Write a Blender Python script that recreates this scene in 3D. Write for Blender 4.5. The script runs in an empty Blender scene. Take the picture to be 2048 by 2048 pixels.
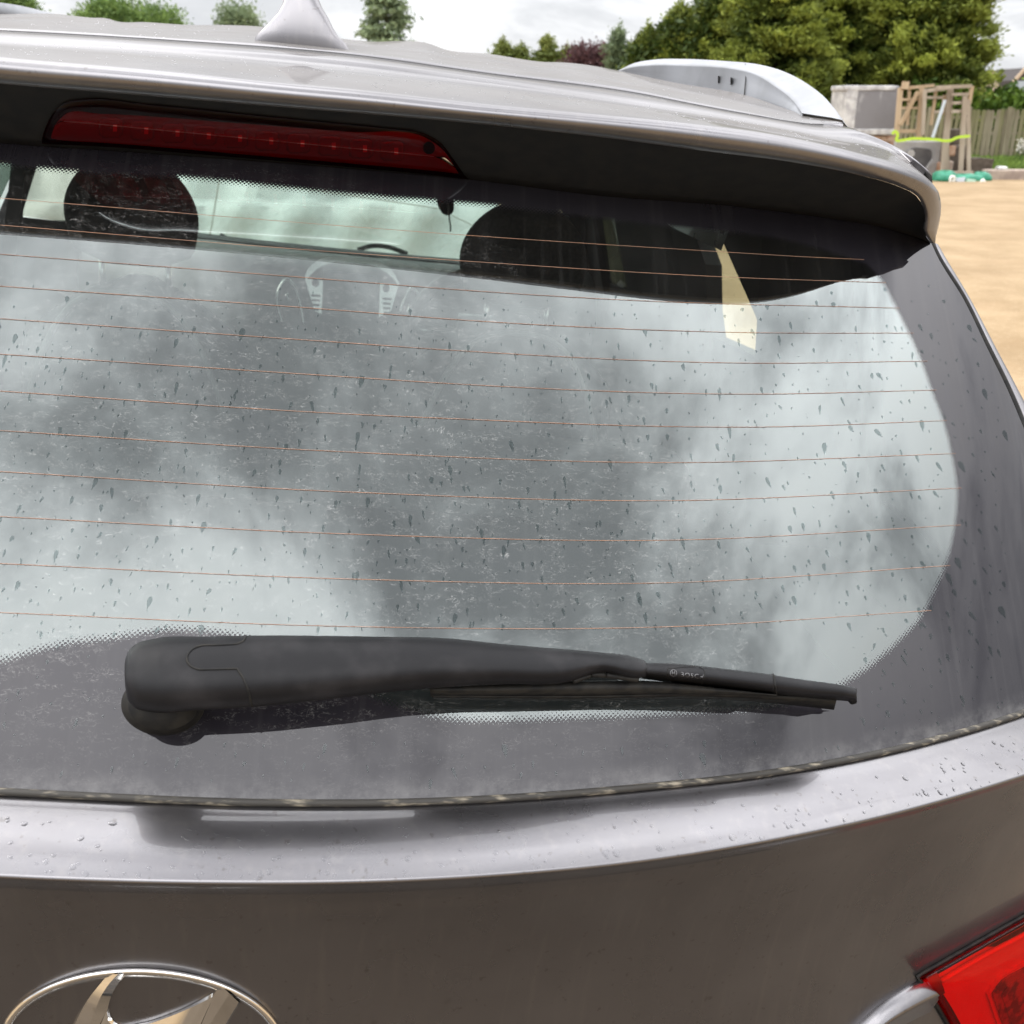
import bpy, bmesh, math, random
import numpy as np
from mathutils import Vector, Matrix

S = bpy.context.scene
COL = S.collection
# ------------------------------------------------------------------ camera
F = 2054.0                                   # focal length in pixels of the 2048 px photograph
TH = math.atan((1024 - 200) / F)             # pitch below the horizon
CAMZ = 1.57
cam = bpy.data.objects.new('camera', bpy.data.cameras.new('camera'))
COL.objects.link(cam)
cam.location = (0, 0, CAMZ)
cam.rotation_euler = (math.pi / 2 - TH, 0, 0)
cam.data.sensor_width = 36
cam.data.lens = 36 * F / 2048
cam.data.clip_start = 0.02
cam.data.clip_end = 2000
cam.data.dof.use_dof = True
cam.data.dof.focus_distance = 0.86
cam.data.dof.aperture_fstop = 15
S.camera = cam
# ------------------------------------------------------------------ light
SUN_EL, SUN_AZ = math.radians(52), math.radians(-70)     # azimuth from +Y towards +X
W = bpy.data.worlds.new('World')
S.world = W
W.use_nodes = True
wn, wl = W.node_tree.nodes, W.node_tree.links
wn.clear()
def wnode(t, **k):
    n = wn.new(t)
    for a, b in k.items(): setattr(n, a, b)
    return n
def wmath(op, a, b=None, c=None):
    n = wnode('ShaderNodeMath', operation=op)
    for i, v in enumerate((a, b, c)):
        if v is None: continue
        if isinstance(v, (int, float)): n.inputs[i].default_value = v
        else: wl.new(v, n.inputs[i])
    return n.outputs[0]
sky = wnode('ShaderNodeTexSky', sky_type='NISHITA')
sky.sun_disc = False
sky.sun_elevation = SUN_EL
sky.sun_rotation = SUN_AZ
tc = wnode('ShaderNodeTexCoord')
nrm = wnode('ShaderNodeVectorMath', operation='NORMALIZE')
wl.new(tc.outputs['Generated'], nrm.inputs[0])
sep = wnode('ShaderNodeSeparateXYZ')
wl.new(nrm.outputs[0], sep.inputs[0])
zc = wmath('MAXIMUM', sep.outputs['Z'], 0.0)
den = wmath('ADD', zc, 0.28)
comb = wnode('ShaderNodeCombineXYZ')
wl.new(wmath('DIVIDE', sep.outputs['X'], den), comb.inputs[0])
wl.new(wmath('DIVIDE', sep.outputs['Y'], den), comb.inputs[1])
cl = wnode('ShaderNodeTexNoise')
cl.inputs['Scale'].default_value = 1.9
cl.inputs['Detail'].default_value = 7
cl.inputs['Roughness'].default_value = 0.58
cl.inputs['Distortion'].default_value = 0.45
mp = wnode('ShaderNodeMapping')
mp.inputs['Location'].default_value = (-2.36, 4.84, 18.7)
wl.new(comb.outputs[0], mp.inputs[0]); wl.new(mp.outputs[0], cl.inputs['Vector'])
cr = wnode('ShaderNodeMapRange', interpolation_type='SMOOTHSTEP')
wl.new(cl.outputs['Fac'], cr.inputs[0])
for i, v in zip((1, 2, 3, 4), (0.33, 0.58, 0.41, 1.58)): cr.inputs[i].default_value = v
el = wnode('ShaderNodeMapRange', interpolation_type='SMOOTHSTEP')   # an overcast sky brightens towards the zenith
wl.new(zc, el.inputs[0])
for i, v in zip((1, 2, 3, 4), (0.10, 0.80, 0.0, 1.0)): el.inputs[i].default_value = v
grad = wmath('MULTIPLY_ADD', el.outputs[0], 3.0, 0.97)
# near the horizon the cloud deck is thick and even, so its contrast fades there
con = wmath('MULTIPLY_ADD', el.outputs[0], 0.72, 0.28)
mod = wmath('ADD', wmath('MULTIPLY', wmath('SUBTRACT', cr.outputs[0], 0.95), con), 1.0)
lum = wmath('MULTIPLY', grad, mod)
ccol = wnode('ShaderNodeMix', data_type='RGBA')
ccol.inputs['A'].default_value = (0.94, 0.98, 1.06, 1)
ccol.inputs['B'].default_value = (1.02, 1.0, 0.97, 1)
wl.new(cl.outputs['Fac'], ccol.inputs['Factor'])
sc_ = wnode('ShaderNodeVectorMath', operation='SCALE')
wl.new(ccol.outputs['Result'], sc_.inputs[0]); wl.new(wmath('MULTIPLY', lum, 10.0), sc_.inputs['Scale'])
smix = wnode('ShaderNodeMix', data_type='RGBA')
smix.inputs['Factor'].default_value = 0.93           # cloud cover
wl.new(sky.outputs[0], smix.inputs['A']); wl.new(sc_.outputs[0], smix.inputs['B'])
bg = wnode('ShaderNodeBackground')
bg.inputs['Strength'].default_value = 0.1
wl.new(smix.outputs['Result'], bg.inputs['Color'])
wo = wnode('ShaderNodeOutputWorld')
wl.new(bg.outputs[0], wo.inputs['Surface'])
sun = bpy.data.objects.new('sun', bpy.data.lights.new('sun', 'SUN'))
COL.objects.link(sun)
sun.data.energy = 1.3
sun.data.angle = math.radians(30)
sun.data.color = (1.0, 0.95, 0.88)
sd = Vector((math.sin(SUN_AZ) * math.cos(SUN_EL), math.cos(SUN_AZ) * math.cos(SUN_EL), math.sin(SUN_EL)))
sun.rotation_euler = (-sd).to_track_quat('-Z', 'Y').to_euler()
vs = S.view_settings
vs.view_transform = 'Standard'; vs.look = 'None'; vs.gamma = 1; vs.exposure = 0.0
vs.use_curve_mapping = False
S.cycles.transparent_max_bounces = 24
S.cycles.max_bounces = 10
S.cycles.use_denoising = True
# ------------------------------------------------------------------ frames of reference
R_ = np.array([1., 0, 0]); D_ = np.array([0, -math.sin(TH), -math.cos(TH)]); F_ = np.array([0, math.cos(TH), -math.sin(TH)])
CAMP = np.array([0, 0, CAMZ])
unit = lambda v: v / np.linalg.norm(v)
EY = unit(np.array([-0.10, 1, 0.0])); EX = np.array([1, 0.10, -0.11]); EX = unit(EX - EY * EX.dot(EY)); EZ = np.cross(EX, EY)
MC = np.array([EX, EY, EZ])
XC = -0.124                                  # car centre plane
def wray(px, py):
    px, py = np.asarray(px, float), np.asarray(py, float)
    return ((px - 1024) / F)[..., None] * R_ + ((py - 1024) / F)[..., None] * D_ + F_
def P(px, py, Y):                            # sight line -> car frame point at forward distance Y
    r = wray(px, py) @ MC.T
    p = r * (np.asarray(Y, float) / r[..., 1])[..., None]
    return p - np.array([XC, 0, 0])
def on(px, py, fn, off=0.0):                 # sight line -> car frame point on the sheet Y = fn(x, z)
    px = np.asarray(px, float)
    def g(Y):
        p = P(px, py, Y); return Y - (fn(p[..., 0], p[..., 2]) - off)
    lo = np.full(px.shape, 0.30); hi = np.full(px.shape, np.nan)
    for y in np.linspace(0.33, 1.5, 60):
        h = g(np.full(px.shape, y)) > 0
        hi = np.where(np.isnan(hi) & h, y, hi); lo = np.where(np.isnan(hi), y, lo)
    hi = np.where(np.isnan(hi), 1.5, hi)
    for _ in range(40):
        md = (lo + hi) / 2; h = g(md) > 0
        hi = np.where(h, md, hi); lo = np.where(h, lo, md)
    return P(px, py, hi)
def wp(px, py, Yw):                          # sight line -> world point at world distance Yw
    r = wray(px, py)
    return CAMP + r * (np.asarray(Yw, float) / r[..., 1])[..., None]
def trace(pts, n):                           # smooth curve through control points (any dimension), n even samples
    pts = np.asarray(pts, float)
    d = np.concatenate([[0], np.cumsum(np.linalg.norm(np.diff(pts[:, :2], axis=0), axis=1))])
    m = np.gradient(pts, d, axis=0) if len(pts) > 2 else np.repeat((pts[1:] - pts[:1]) / d[1], 2, 0)
    t = np.linspace(0, d[-1], n)
    k = np.clip(np.searchsorted(d, t, side='right') - 1, 0, len(d) - 2)
    h = (d[k + 1] - d[k])[:, None]; s = ((t - d[k])[:, None]) / h
    return ((2*s**3 - 3*s**2 + 1) * pts[k] + (s**3 - 2*s**2 + s) * h * m[k] + (-2*s**3 + 3*s**2) * pts[k+1] + (s**3 - s**2) * h * m[k+1])
lerp = lambda a, b, t: a + (b - a) * t
# ------------------------------------------------------------------ materials
def newmat(name):
    m = bpy.data.materials.new(name); m.use_nodes = True
    nt = m.node_tree; nt.nodes.clear()
    return m, nt
class N:
    def __init__(s, nt): s.nt = nt
    def n(s, t, **k):
        q = s.nt.nodes.new(t)
        for a, b in k.items(): setattr(q, a, b)
        return q
    def put(s, q, i, v):
        if v is None: return
        if hasattr(v, 'links') or hasattr(v, 'is_output'): s.nt.links.new(v, q.inputs[i])
        else:
            if isinstance(v, tuple) and len(v) == 3 and q.inputs[i].type == 'RGBA': v = v + (1,)
            q.inputs[i].default_value = v
    def m(s, op, a, b=None, c=None, clamp=False):
        q = s.n('ShaderNodeMath', operation=op, use_clamp=clamp)
        for i, v in enumerate((a, b, c)): s.put(q, i, v)
        return q.outputs[0]
    def noise(s, vec, scale, detail=3, rough=0.5, dist=0.0):
        q = s.n('ShaderNodeTexNoise')
        s.put(q, 'Vector', vec); s.put(q, 'Scale', float(scale)); s.put(q, 'Detail', float(detail)); s.put(q, 'Roughness', rough); s.put(q, 'Distortion', dist)
        return q.outputs['Fac']
    def rng(s, v, a, b, c, d, smooth=True):
        q = s.n('ShaderNodeMapRange')
        if smooth: q.interpolation_type = 'SMOOTHSTEP'
        for i, x in enumerate((v, a, b, c, d)): s.put(q, i, x)
        return q.outputs[0]
    def mix(s, f, a, b):
        q = s.n('ShaderNodeMix', data_type='RGBA')
        s.put(q, 'Factor', f); s.put(q, 'A', a); s.put(q, 'B', b)
        return q.outputs['Result']
    def mixs(s, f, a, b):
        q = s.n('ShaderNodeMixShader')
        s.put(q, 0, f); s.put(q, 1, a); s.put(q, 2, b)
        return q.outputs[0]
    def obj(s, scale=(1, 1, 1)):
        q = s.n('ShaderNodeTexCoord'); mpn = s.n('ShaderNodeMapping')
        s.put(mpn, 0, q.outputs['Object']); mpn.inputs['Scale'].default_value = scale
        return mpn.outputs[0]
    def bump(s, h, strength, dist=0.002):
        q = s.n('ShaderNodeBump'); s.put(q, 'Height', h); s.put(q, 'Strength', strength); s.put(q, 'Distance', dist)
        return q.outputs[0]
    def out(s, sh):
        q = s.n('ShaderNodeOutputMaterial'); s.put(q, 'Surface', sh)
def pbr(name, base, rough=0.5, metal=0.0, coat=0.0, coat_rough=0.03, spec=0.5, base2=None, scale=8.0, stretch=(1, 1, 1), lo=0.35, hi=0.65, bump=None, rvar=0.0, tone=0.0, detail=4, thr=None):
    m, nt = newmat(name); k = N(nt)
    b = k.n('ShaderNodeBsdfPrincipled')
    v = k.obj(stretch)
    col = base
    nz = None
    if base2 is not None or rvar:
        nz = k.rng(k.noise(v, scale, detail, 0.55), lo, hi, 0.0, 1.0)
    if base2 is not None: col = k.mix(nz, base, base2)
    if tone:
        a = k.n('ShaderNodeAttribute', attribute_name='tone')
        col = k.mix(k.m('MULTIPLY', a.outputs['Fac'], 1.0, clamp=True), col, tone)
    k.put(b, 'Base Color', col)
    k.put(b, 'Roughness', rough if not rvar else k.m('ADD', k.m('MULTIPLY', nz, rvar), rough))
    k.put(b, 'Metallic', metal); k.put(b, 'Coat Weight', coat); k.put(b, 'Coat Roughness', coat_rough); k.put(b, 'Specular IOR Level', spec)
    if bump: k.put(b, 'Normal', k.bump(k.noise(v, bump[0], 4, 0.6), bump[1], bump[2] if len(bump) > 2 else 0.002))
    if thr: k.put(b, 'Transmission Weight', thr)
    k.out(b.outputs[0])
    return m
def paint_mat():
    m, nt = newmat('car_paint'); k = N(nt)
    b = k.n('ShaderNodeBsdfPrincipled')
    v = k.obj()
    film = k.rng(k.noise(v, 11, 4, 0.55), 0.30, 0.80, 0.0, 1.0)         # dried road dust
    speck = k.rng(k.noise(v, 170, 2, 0.5), 0.66, 0.74, 0.0, 1.0)
    streak = k.rng(k.noise(k.obj((60, 60, 3)), 2.2, 3, 0.5), 0.5, 0.75, 0.0, 1.0)
    base = k.mix(k.m('MULTIPLY', film, 0.16), (0.158, 0.152, 0.159), (0.19, 0.18, 0.17))
    base = k.mix(k.m('MULTIPLY', speck, 0.40), base, (0.07, 0.06, 0.05))
    base = k.mix(k.m('MULTIPLY', streak, 0.08), base, (0.36, 0.33, 0.30))
    k.put(b, 'Base Color', base)
    k.put(b, 'Metallic', 0.965); k.put(b, 'Specular Tint', (0.55, 0.54, 0.55))
    k.put(b, 'Roughness', k.m('MULTIPLY_ADD', film, 0.10, 0.26))
    k.put(b, 'Coat Weight', 0.65); k.put(b, 'Coat IOR', 1.5)
    k.put(b, 'Coat Roughness', k.m('MULTIPLY_ADD', film, 0.05, 0.02))
    fl = k.noise(v, 2600, 1, 0.5)
    k.put(b, 'Normal', k.bump(fl, 0.10, 0.0004))
    k.put(b, 'Coat Normal', k.bump(k.noise(v, 90, 3, 0.5), 0.02, 0.0008))
    lw = k.n('ShaderNodeLayerWeight'); k.put(lw, 'Blend', 0.5)         # a dust film covers more at a glancing view
    gr = k.m('POWER', lw.outputs['Facing'], 3.6)
    fac = k.m('MULTIPLY_ADD', k.m('MULTIPLY', gr, k.m('MULTIPLY_ADD', film, 0.3, 0.7)), 0.84, 0.010, clamp=True)
    dd = k.n('ShaderNodeBsdfDiffuse'); k.put(dd, 'Color', (0.162, 0.152, 0.143))
    k.out(k.mixs(fac, b.outputs[0], dd.outputs[0]))
    return m
def glass_mat():
    m, nt = newmat('tailgate_glass'); k = N(nt)
    at = k.n('ShaderNodeAttribute', attribute_name='frit').outputs['Fac']
    uv = k.n('ShaderNodeUVMap', uv_map='UVMap').outputs[0]
    wip = k.n('ShaderNodeAttribute', attribute_name='wiped').outputs['Fac']
    def cell(off):
        a = k.n('ShaderNodeVectorMath', operation='MULTIPLY_ADD')
        k.put(a, 0, uv); a.inputs[1].default_value = (1/0.0034,)*3; a.inputs[2].default_value = (off, off, 0)
        f = k.n('ShaderNodeVectorMath', operation='FRACTION'); k.put(f, 0, a.outputs[0])
        s = k.n('ShaderNodeVectorMath', operation='SUBTRACT'); k.put(s, 0, f.outputs[0]); s.inputs[1].default_value = (0.5, 0.5, 0.5)
        sp = k.n('ShaderNodeSeparateXYZ'); k.put(sp, 0, s.outputs[0])
        return k.m('SQRT', k.m('ADD', k.m('MULTIPLY', sp.outputs[0], sp.outputs[0]), k.m('MULTIPLY', sp.outputs[1], sp.outputs[1])))
    d = k.m('MINIMUM', cell(0.0), cell(0.5))
    rad = k.rng(at, -0.0085, 0.0005, 0.10, 0.52, smooth=False)
    rad = k.m('MULTIPLY', rad, k.m('GREATER_THAN', at, -0.0085))
    frit = k.m('GREATER_THAN', rad, d)
    tr = k.n('ShaderNodeBsdfTransparent'); k.put(tr, 'Color', (0.83, 0.915, 0.875))
    fr = k.n('ShaderNodeBsdfDiffuse'); k.put(fr, 'Color', (0.009, 0.008, 0.011))
    body = k.mixs(frit, tr.outputs[0], fr.outputs[0])
    v = k.n('ShaderNodeMapping'); k.put(v, 0, uv); v = v.outputs[0]
    # dust: even film, runs downwards, fine curled scratches and fibres
    film = k.rng(k.noise(v, 9, 6, 0.6), 0.3, 0.75, 0.3, 1.0)
    vs_ = k.n('ShaderNodeMapping'); k.put(vs_, 0, uv); vs_.inputs['Scale'].default_value = (150, 3.0, 1)
    run = k.rng(k.noise(vs_.outputs[0], 1.0, 3, 0.5), 0.5, 0.72, 0.0, 1.0)
    def fibre(scale, w, dist, stretch, seed, mscale, mlo):
        mm = k.n('ShaderNodeMapping'); k.put(mm, 0, uv); mm.inputs['Scale'].default_value = stretch; mm.inputs['Location'].default_value = (seed, seed * 1.7, 0)
        n1 = k.noise(mm.outputs[0], scale, 2, 0.5, dist)
        ridge = k.rng(k.m('ABSOLUTE', k.m('SUBTRACT', n1, 0.5)), 0.0, w, 1.0, 0.0)
        msk = k.rng(k.noise(mm.outputs[0], mscale, 3, 0.6), mlo, mlo + 0.07, 0.0, 1.0)
        return k.m('MULTIPLY', ridge, msk)
    fb = k.m('ADD', fibre(130, 0.024, 1.8, (1, 1.9, 1), 3.3, 60, 0.47), k.m('MULTIPLY', fibre(60, 0.011, 1.0, (1, 1.6, 1), 8.1, 50, 0.58), 1.3))
    dust = k.m('MULTIPLY', film, 0.020)
    dust = k.m('ADD', dust, k.m('MULTIPLY', run, 0.011))
    dust = k.m('ADD', dust, k.m('MULTIPLY', k.m('MULTIPLY', fb, wip), 0.20))
    grime = k.m('MULTIPLY', k.n('ShaderNodeAttribute', attribute_name='grime').outputs['Fac'], k.rng(k.noise(v, 55, 5, 0.7), 0.35, 0.7, 0.1, 1.0))
    dust = k.m('ADD', dust, k.m('MULTIPLY', grime, 0.13), clamp=True)
    dd = k.n('ShaderNodeBsdfDiffuse'); k.put(dd, 'Color', (0.47, 0.46, 0.44))
    body = k.mixs(dust, body, dd.outputs[0])
    gl = k.n('ShaderNodeBsdfGlossy'); k.put(gl, 'Color', k.mix(frit, (0.93, 1.0, 0.985), (1.0, 0.985, 1.0))); k.put(gl, 'Roughness', 0.012)
    fz = k.n('ShaderNodeFresnel'); k.put(fz, 'IOR', 1.41)
    refl = k.m('MULTIPLY', fz.outputs[0], k.m('MULTIPLY_ADD', k.m('SUBTRACT', 1.0, frit), 2.5, 1.0), clamp=True)   # clear glass mirrors at both faces
    k.out(k.mixs(refl, body, gl.outputs[0]))
    return m
def clear_mat(name, tint, ior=1.5, rough=0.01, dust=0.02, floor=0.035, edge=0.8):
    m, nt = newmat(name); k = N(nt)
    tr = k.n('ShaderNodeBsdfTransparent'); k.put(tr, 'Color', tint)
    df = k.n('ShaderNodeBsdfDiffuse'); k.put(df, 'Color', (0.4, 0.4, 0.38))
    gl = k.n('ShaderNodeBsdfGlossy'); k.put(gl, 'Roughness', rough)
    lw = k.n('ShaderNodeLayerWeight'); k.put(lw, 'Blend', 0.12)
    f = k.m('MULTIPLY_ADD', lw.outputs['Fresnel'], edge, floor, clamp=True)
    k.out(k.mixs(f, k.mixs(dust, tr.outputs[0], df.outputs[0]), gl.outputs[0]))
    return m
M = {}
M['paint'] = paint_mat()
M['glass'] = glass_mat()
M['black'] = pbr('black_trim', (0.007, 0.007, 0.0075), 0.68, spec=0.18, base2=(0.011, 0.0105, 0.010), scale=60, bump=(900, 0.15, 0.0005))
M['wiper'] = pbr('grey_black_plastic', (0.0085, 0.0083, 0.0092), 0.46, spec=0.15, base2=(0.019, 0.018, 0.019), scale=40, lo=0.42, hi=0.78, bump=(1400, 0.25, 0.0004), detail=7)
M['rubber'] = pbr('rubber', (0.006, 0.006, 0.006), 0.6, spec=0.22, base2=(0.016, 0.0145, 0.012), scale=90)
M['seal'] = pbr('window_seal', (0.025, 0.022, 0.018), 0.7, base2=(0.22, 0.19, 0.14), scale=240, lo=0.50, hi=0.75, stretch=(0.22, 1, 1))
M['chrome'] = pbr('chrome', (0.80, 0.79, 0.77), 0.06, metal=1.0, base2=(0.62, 0.60, 0.56), scale=120, lo=0.6, hi=0.8)
M['rail'] = pbr('satin_rail', (0.24, 0.245, 0.26), 0.42, metal=0.5, base2=(0.21, 0.215, 0.225), scale=20)
M['antenna'] = M['paint']
M['cabin'] = pbr('cabin_trim', (0.012, 0.012, 0.013), 0.9, spec=0.15)
M['liner'] = pbr('grey_headliner', (0.34, 0.34, 0.33), 0.95, spec=0.1)
M['fabric'] = pbr('seat_fabric', (0.034, 0.033, 0.035), 0.85, spec=0.2, base2=(0.048, 0.047, 0.049), scale=160, bump=(700, 0.3, 0.001))
M['letter'] = pbr('moulded_letters', (0.085, 0.083, 0.085), 0.45)
M['seatedge'] = pbr('seat_piping', (0.24, 0.24, 0.24), 0.6)
M['dash'] = pbr('dashboard', (0.10, 0.102, 0.10), 0.5, base2=(0.13, 0.13, 0.128), scale=40)
M['dashtop'] = pbr('dashboard_top', (0.020, 0.021, 0.022), 0.75)
M['silver'] = pbr('silver_trim', (0.85, 0.86, 0.85), 0.26, metal=1.0)
M['screen'] = pbr('dark_screen', (0.02, 0.02, 0.022), 0.15)
M['wire'] = pbr('heater_wire', (0.36, 0.19, 0.115), 0.45, base2=(0.27, 0.16, 0.11), scale=30)
M['windscreen'] = clear_mat('windscreen_glass', (0.88, 0.945, 0.91), dust=0.03)
M['sideglass'] = clear_mat('side_glass', (0.93, 0.94, 0.89), dust=0.015, floor=0.02, edge=0.22)
M['tintglass'] = clear_mat('dark_side_glass', (0.42, 0.48, 0.44), edge=0.25)
M['privacyglass'] = clear_mat('privacy_glass', (0.16, 0.19, 0.17), edge=0.25)
M['redlens'] = clear_mat('red_lens', (0.76, 0.009, 0.016), dust=0.0, floor=0.022)
M['darklens'] = clear_mat('dark_red_lens', (0.46, 0.0005, 0.002), dust=0.0, floor=0.006)
M['lampwhite'] = pbr('lamp_reflector', (0.72, 0.70, 0.70), 0.35, bump=(300, 0.4, 0.002))
M['lamphouse'] = pbr('brake_light_housing', (0.27, 0.26, 0.26), 0.5)
M['lampcell'] = pbr('led_reflector', (0.50, 0.48, 0.48), 0.25, metal=0.6)
M['lampgrey'] = pbr('lamp_housing', (0.22, 0.21, 0.21), 0.4)
M['lampridge'] = pbr('lamp_ridged_reflector', (0.34, 0.32, 0.32), 0.25, base2=(0.12, 0.11, 0.11), scale=70, lo=0.4, hi=0.6)
M['tyre'] = pbr('tyre', (0.02, 0.02, 0.02), 0.8)
M['alloy'] = pbr('alloy', (0.5, 0.5, 0.5), 0.35, metal=1)
def drop_mat():
    m, nt = newmat('water_mark'); k = N(nt)
    tr = k.n('ShaderNodeBsdfTransparent'); k.put(tr, 'Color', (0.64, 0.69, 0.69))
    gl = k.n('ShaderNodeBsdfGlossy'); k.put(gl, 'Roughness', 0.03)
    k.out(k.mixs(0.025, tr.outputs[0], gl.outputs[0]))
    return m
M['mark'] = drop_mat()
def bead_mat():
    m, nt = newmat('water_bead'); k = N(nt)
    tr = k.n('ShaderNodeBsdfTransparent'); k.put(tr, 'Color', (0.96, 0.96, 0.965))
    gl = k.n('ShaderNodeBsdfGlossy'); k.put(gl, 'Roughness', 0.02)
    fz = k.n('ShaderNodeFresnel'); k.put(fz, 'IOR', 1.33)
    k.out(k.mixs(fz.outputs[0], tr.outputs[0], gl.outputs[0]))
    return m
M['bead'] = bead_mat()
# ------------------------------------------------------------------ object helpers
SH = np.array([0, 2.5, -CAMZ])
def link(name, verts, faces, mat, parent=None, smooth=True, kind=None, fix=False):
    me = bpy.data.meshes.new(name)
    me.from_pydata([tuple(v) for v in verts], [], [tuple(f) for f in faces])
    if fix:
        bm = bmesh.new(); bm.from_mesh(me); bmesh.ops.recalc_face_normals(bm, faces=bm.faces); bm.to_mesh(me); bm.free()
    if smooth: me.polygons.foreach_set('use_smooth', [True] * len(me.polygons))
    if mat is not None: me.materials.append(mat)
    o = bpy.data.objects.new(name, me); COL.objects.link(o)
    if parent is not None: o.parent = parent
    if kind: o['kind'] = kind
    return o
def tag(o, label, cat, group=None):
    o['label'] = label; o['category'] = cat
    if group: o['group'] = group
    return o
def empty(name, loc, label=None, cat=None, group=None, rz=0):
    o = bpy.data.objects.new(name, None); COL.objects.link(o)
    o.empty_display_size = 0.1
    o.location = loc; o.rotation_euler = (0, 0, rz)
    if label: tag(o, label, cat, group)
    return o
root_loc = CAMP + EX * XC + EY * 2.5 - EZ * CAMZ
CAR = empty('parked_car', root_loc, 'dusty grey-brown metallic estate car seen close from behind, wiper resting on its rear window', 'car')
CAR.rotation_euler = Matrix([[EX[i], EY[i], EZ[i]] for i in range(3)]).to_euler()
def carm(name, verts, faces, mat, parent=None, **k):
    return link(name, np.asarray(verts) - SH, faces, mat, parent or CAR, **k)
def grid_faces(r, c, flip=False, wrap=False):
    f = []
    for i in range(r - 1):
        for j in range(c if wrap else c - 1):
            j2 = (j + 1) % c
            q = (i*c + j, i*c + j2, (i+1)*c + j2, (i+1)*c + j)
            f.append(q[::-1] if flip else q)
    return f
def loft(name, rows, mat, parent=None, flip=False, wrap=False, **k):
    a = np.asarray(rows, float)
    return carm(name, a.reshape(-1, 3), grid_faces(a.shape[0], a.shape[1], flip, wrap), mat, parent, **k)
def mirror_ext(rows):                        # continue lofts to the hidden left half of the symmetrical car
    rows = [np.asarray(r) for r in rows]
    out = []
    for r in rows:
        x0 = r[0, 0]
        keep = r[r[:, 0] > abs(x0) + 0.004]
        t = np.linspace(0, 1, 40)
        d = np.linspace(0, 1, len(keep))
        mm = np.stack([np.interp(t, d, keep[:, i]) for i in range(3)], 1)
        first = np.array([np.interp(abs(x0), r[:, 0], r[:, i]) if i else abs(x0) for i in range(3)])
        off = r[0] - first * np.array([-1, 1, 1])
        mm = mm * np.array([-1, 1, 1]) + off
        out.append(np.concatenate([mm[::-1], r]))
    return out
def tube_mesh(pts, rad, seg=8, caps=True):
    pts = np.asarray(pts, float); n = len(pts)
    rad = np.full(n, rad) if np.isscalar(rad) else np.asarray(rad)
    t = np.gradient(pts, axis=0); t /= np.linalg.norm(t, axis=1)[:, None] + 1e-12
    up = np.array([0.13, -0.6, 0.8])
    V = []
    for p, d, r in zip(pts, t, rad):
        a = np.cross(d, up); a /= np.linalg.norm(a) + 1e-9; b = np.cross(d, a)
        for s in range(seg):
            w = 2 * math.pi * s / seg
            V.append(p + r * (math.cos(w) * a + math.sin(w) * b))
    Fc = grid_faces(n, seg, wrap=True)
    if caps: Fc += [tuple(range(seg))[::-1], tuple((n-1)*seg + i for i in range(seg))]
    return V, Fc
def box_mesh(c, s):
    c, s = np.asarray(c, float), np.asarray(s, float) / 2
    V = [c + s * np.array(k) for k in ((-1,-1,-1),(1,-1,-1),(1,1,-1),(-1,1,-1),(-1,-1,1),(1,-1,1),(1,1,1),(-1,1,1))]
    return V, [(0,3,2,1),(4,5,6,7),(0,1,5,4),(1,2,6,5),(2,3,7,6),(3,0,4,7)]
def bevel(o, w, seg=2):
    bm = bmesh.new(); bm.from_mesh(o.data)
    bmesh.ops.recalc_face_normals(bm, faces=bm.faces)
    bmesh.ops.bevel(bm, geom=bm.edges[:], offset=w, segments=seg, affect='EDGES', profile=0.5)
    bm.to_mesh(o.data); bm.free()
    return o
def merge(parts):
    V, Fc = [], []
    for v, f in parts:
        k = len(V); V += [tuple(x) for x in v]; Fc += [tuple(i + k for i in q) for q in f]
    return V, Fc
def prism(front, back):                      # closed solid between two matching outlines
    n = len(front)
    V = list(front) + list(back)
    return V, [tuple(range(n)), tuple(range(2*n - 1, n - 1, -1))] + [(i, i + n, (i+1) % n + n, (i+1) % n) for i in range(n)]
def resamp(pts, n):
    pts = np.asarray(pts, float)
    d = np.concatenate([[0], np.cumsum(np.linalg.norm(np.diff(pts, axis=0), axis=1))])
    t = np.linspace(0, d[-1], n)
    return np.stack([np.interp(t, d, pts[:, i]) for i in range(pts.shape[1])], 1)
# ------------------------------------------------------------------ the car: rear window
def glassY(x, z):
    u = np.clip(np.asarray(z) + 0.4326, -0.2, 0.6)
    return 0.57 + 0.92*u + 0.2*u*u + 0.22*np.asarray(x)**2 + 0.018*np.minimum(np.abs(x)/0.62, 1.25)**6
I_px = [(-40,1575),(0,1577),(569,1600),(800,1599),(1000,1591),(1271,1570),(1542,1540),(1814,1488),(2048,1420),(2170,1374)]
F_px = [(-40,283),(0,286),(350,310),(700,337),(940,359),(1200,391),(1463,412),(1639,434),(1770,456),(1854,483),(1863,487)]
RE_px = [(1863,487),(1873,509),(1928,600),(1972,691),(2014,777),(2050,862),(2110,1010),(2160,1180),(2178,1330),(2170,1374)]
NI = 120
I3 = on(*trace(I_px, NI).T, glassY)
F3 = on(*trace(F_px, NI).T, glassY)
RE3 = on(*trace(RE_px, 80).T, glassY)
def sym_fn(c):                               # z as a function of x, mirrored onto the hidden side
    x, z = c[:, 0], c[:, 2]
    o = np.argsort(x); x, z = x[o], z[o]
    x0 = x[0]; zr = np.interp(-x0, x, z)
    def f(q):
        q = np.asarray(q, float)
        return np.where(q >= x0, np.interp(q, x, z), np.interp(-q, x, z) + (z[0] - zr))
    return f
zI, zF = sym_fn(I3), sym_fn(F3)
o_ = np.argsort(RE3[:, 2]); re_z, re_x = RE3[o_, 2], RE3[o_, 0]
NA, NB = 240, 150
A, B = np.meshgrid(np.linspace(-1, 1, NA), np.linspace(0, 1, NB))
Xg = A * 0.6
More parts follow.
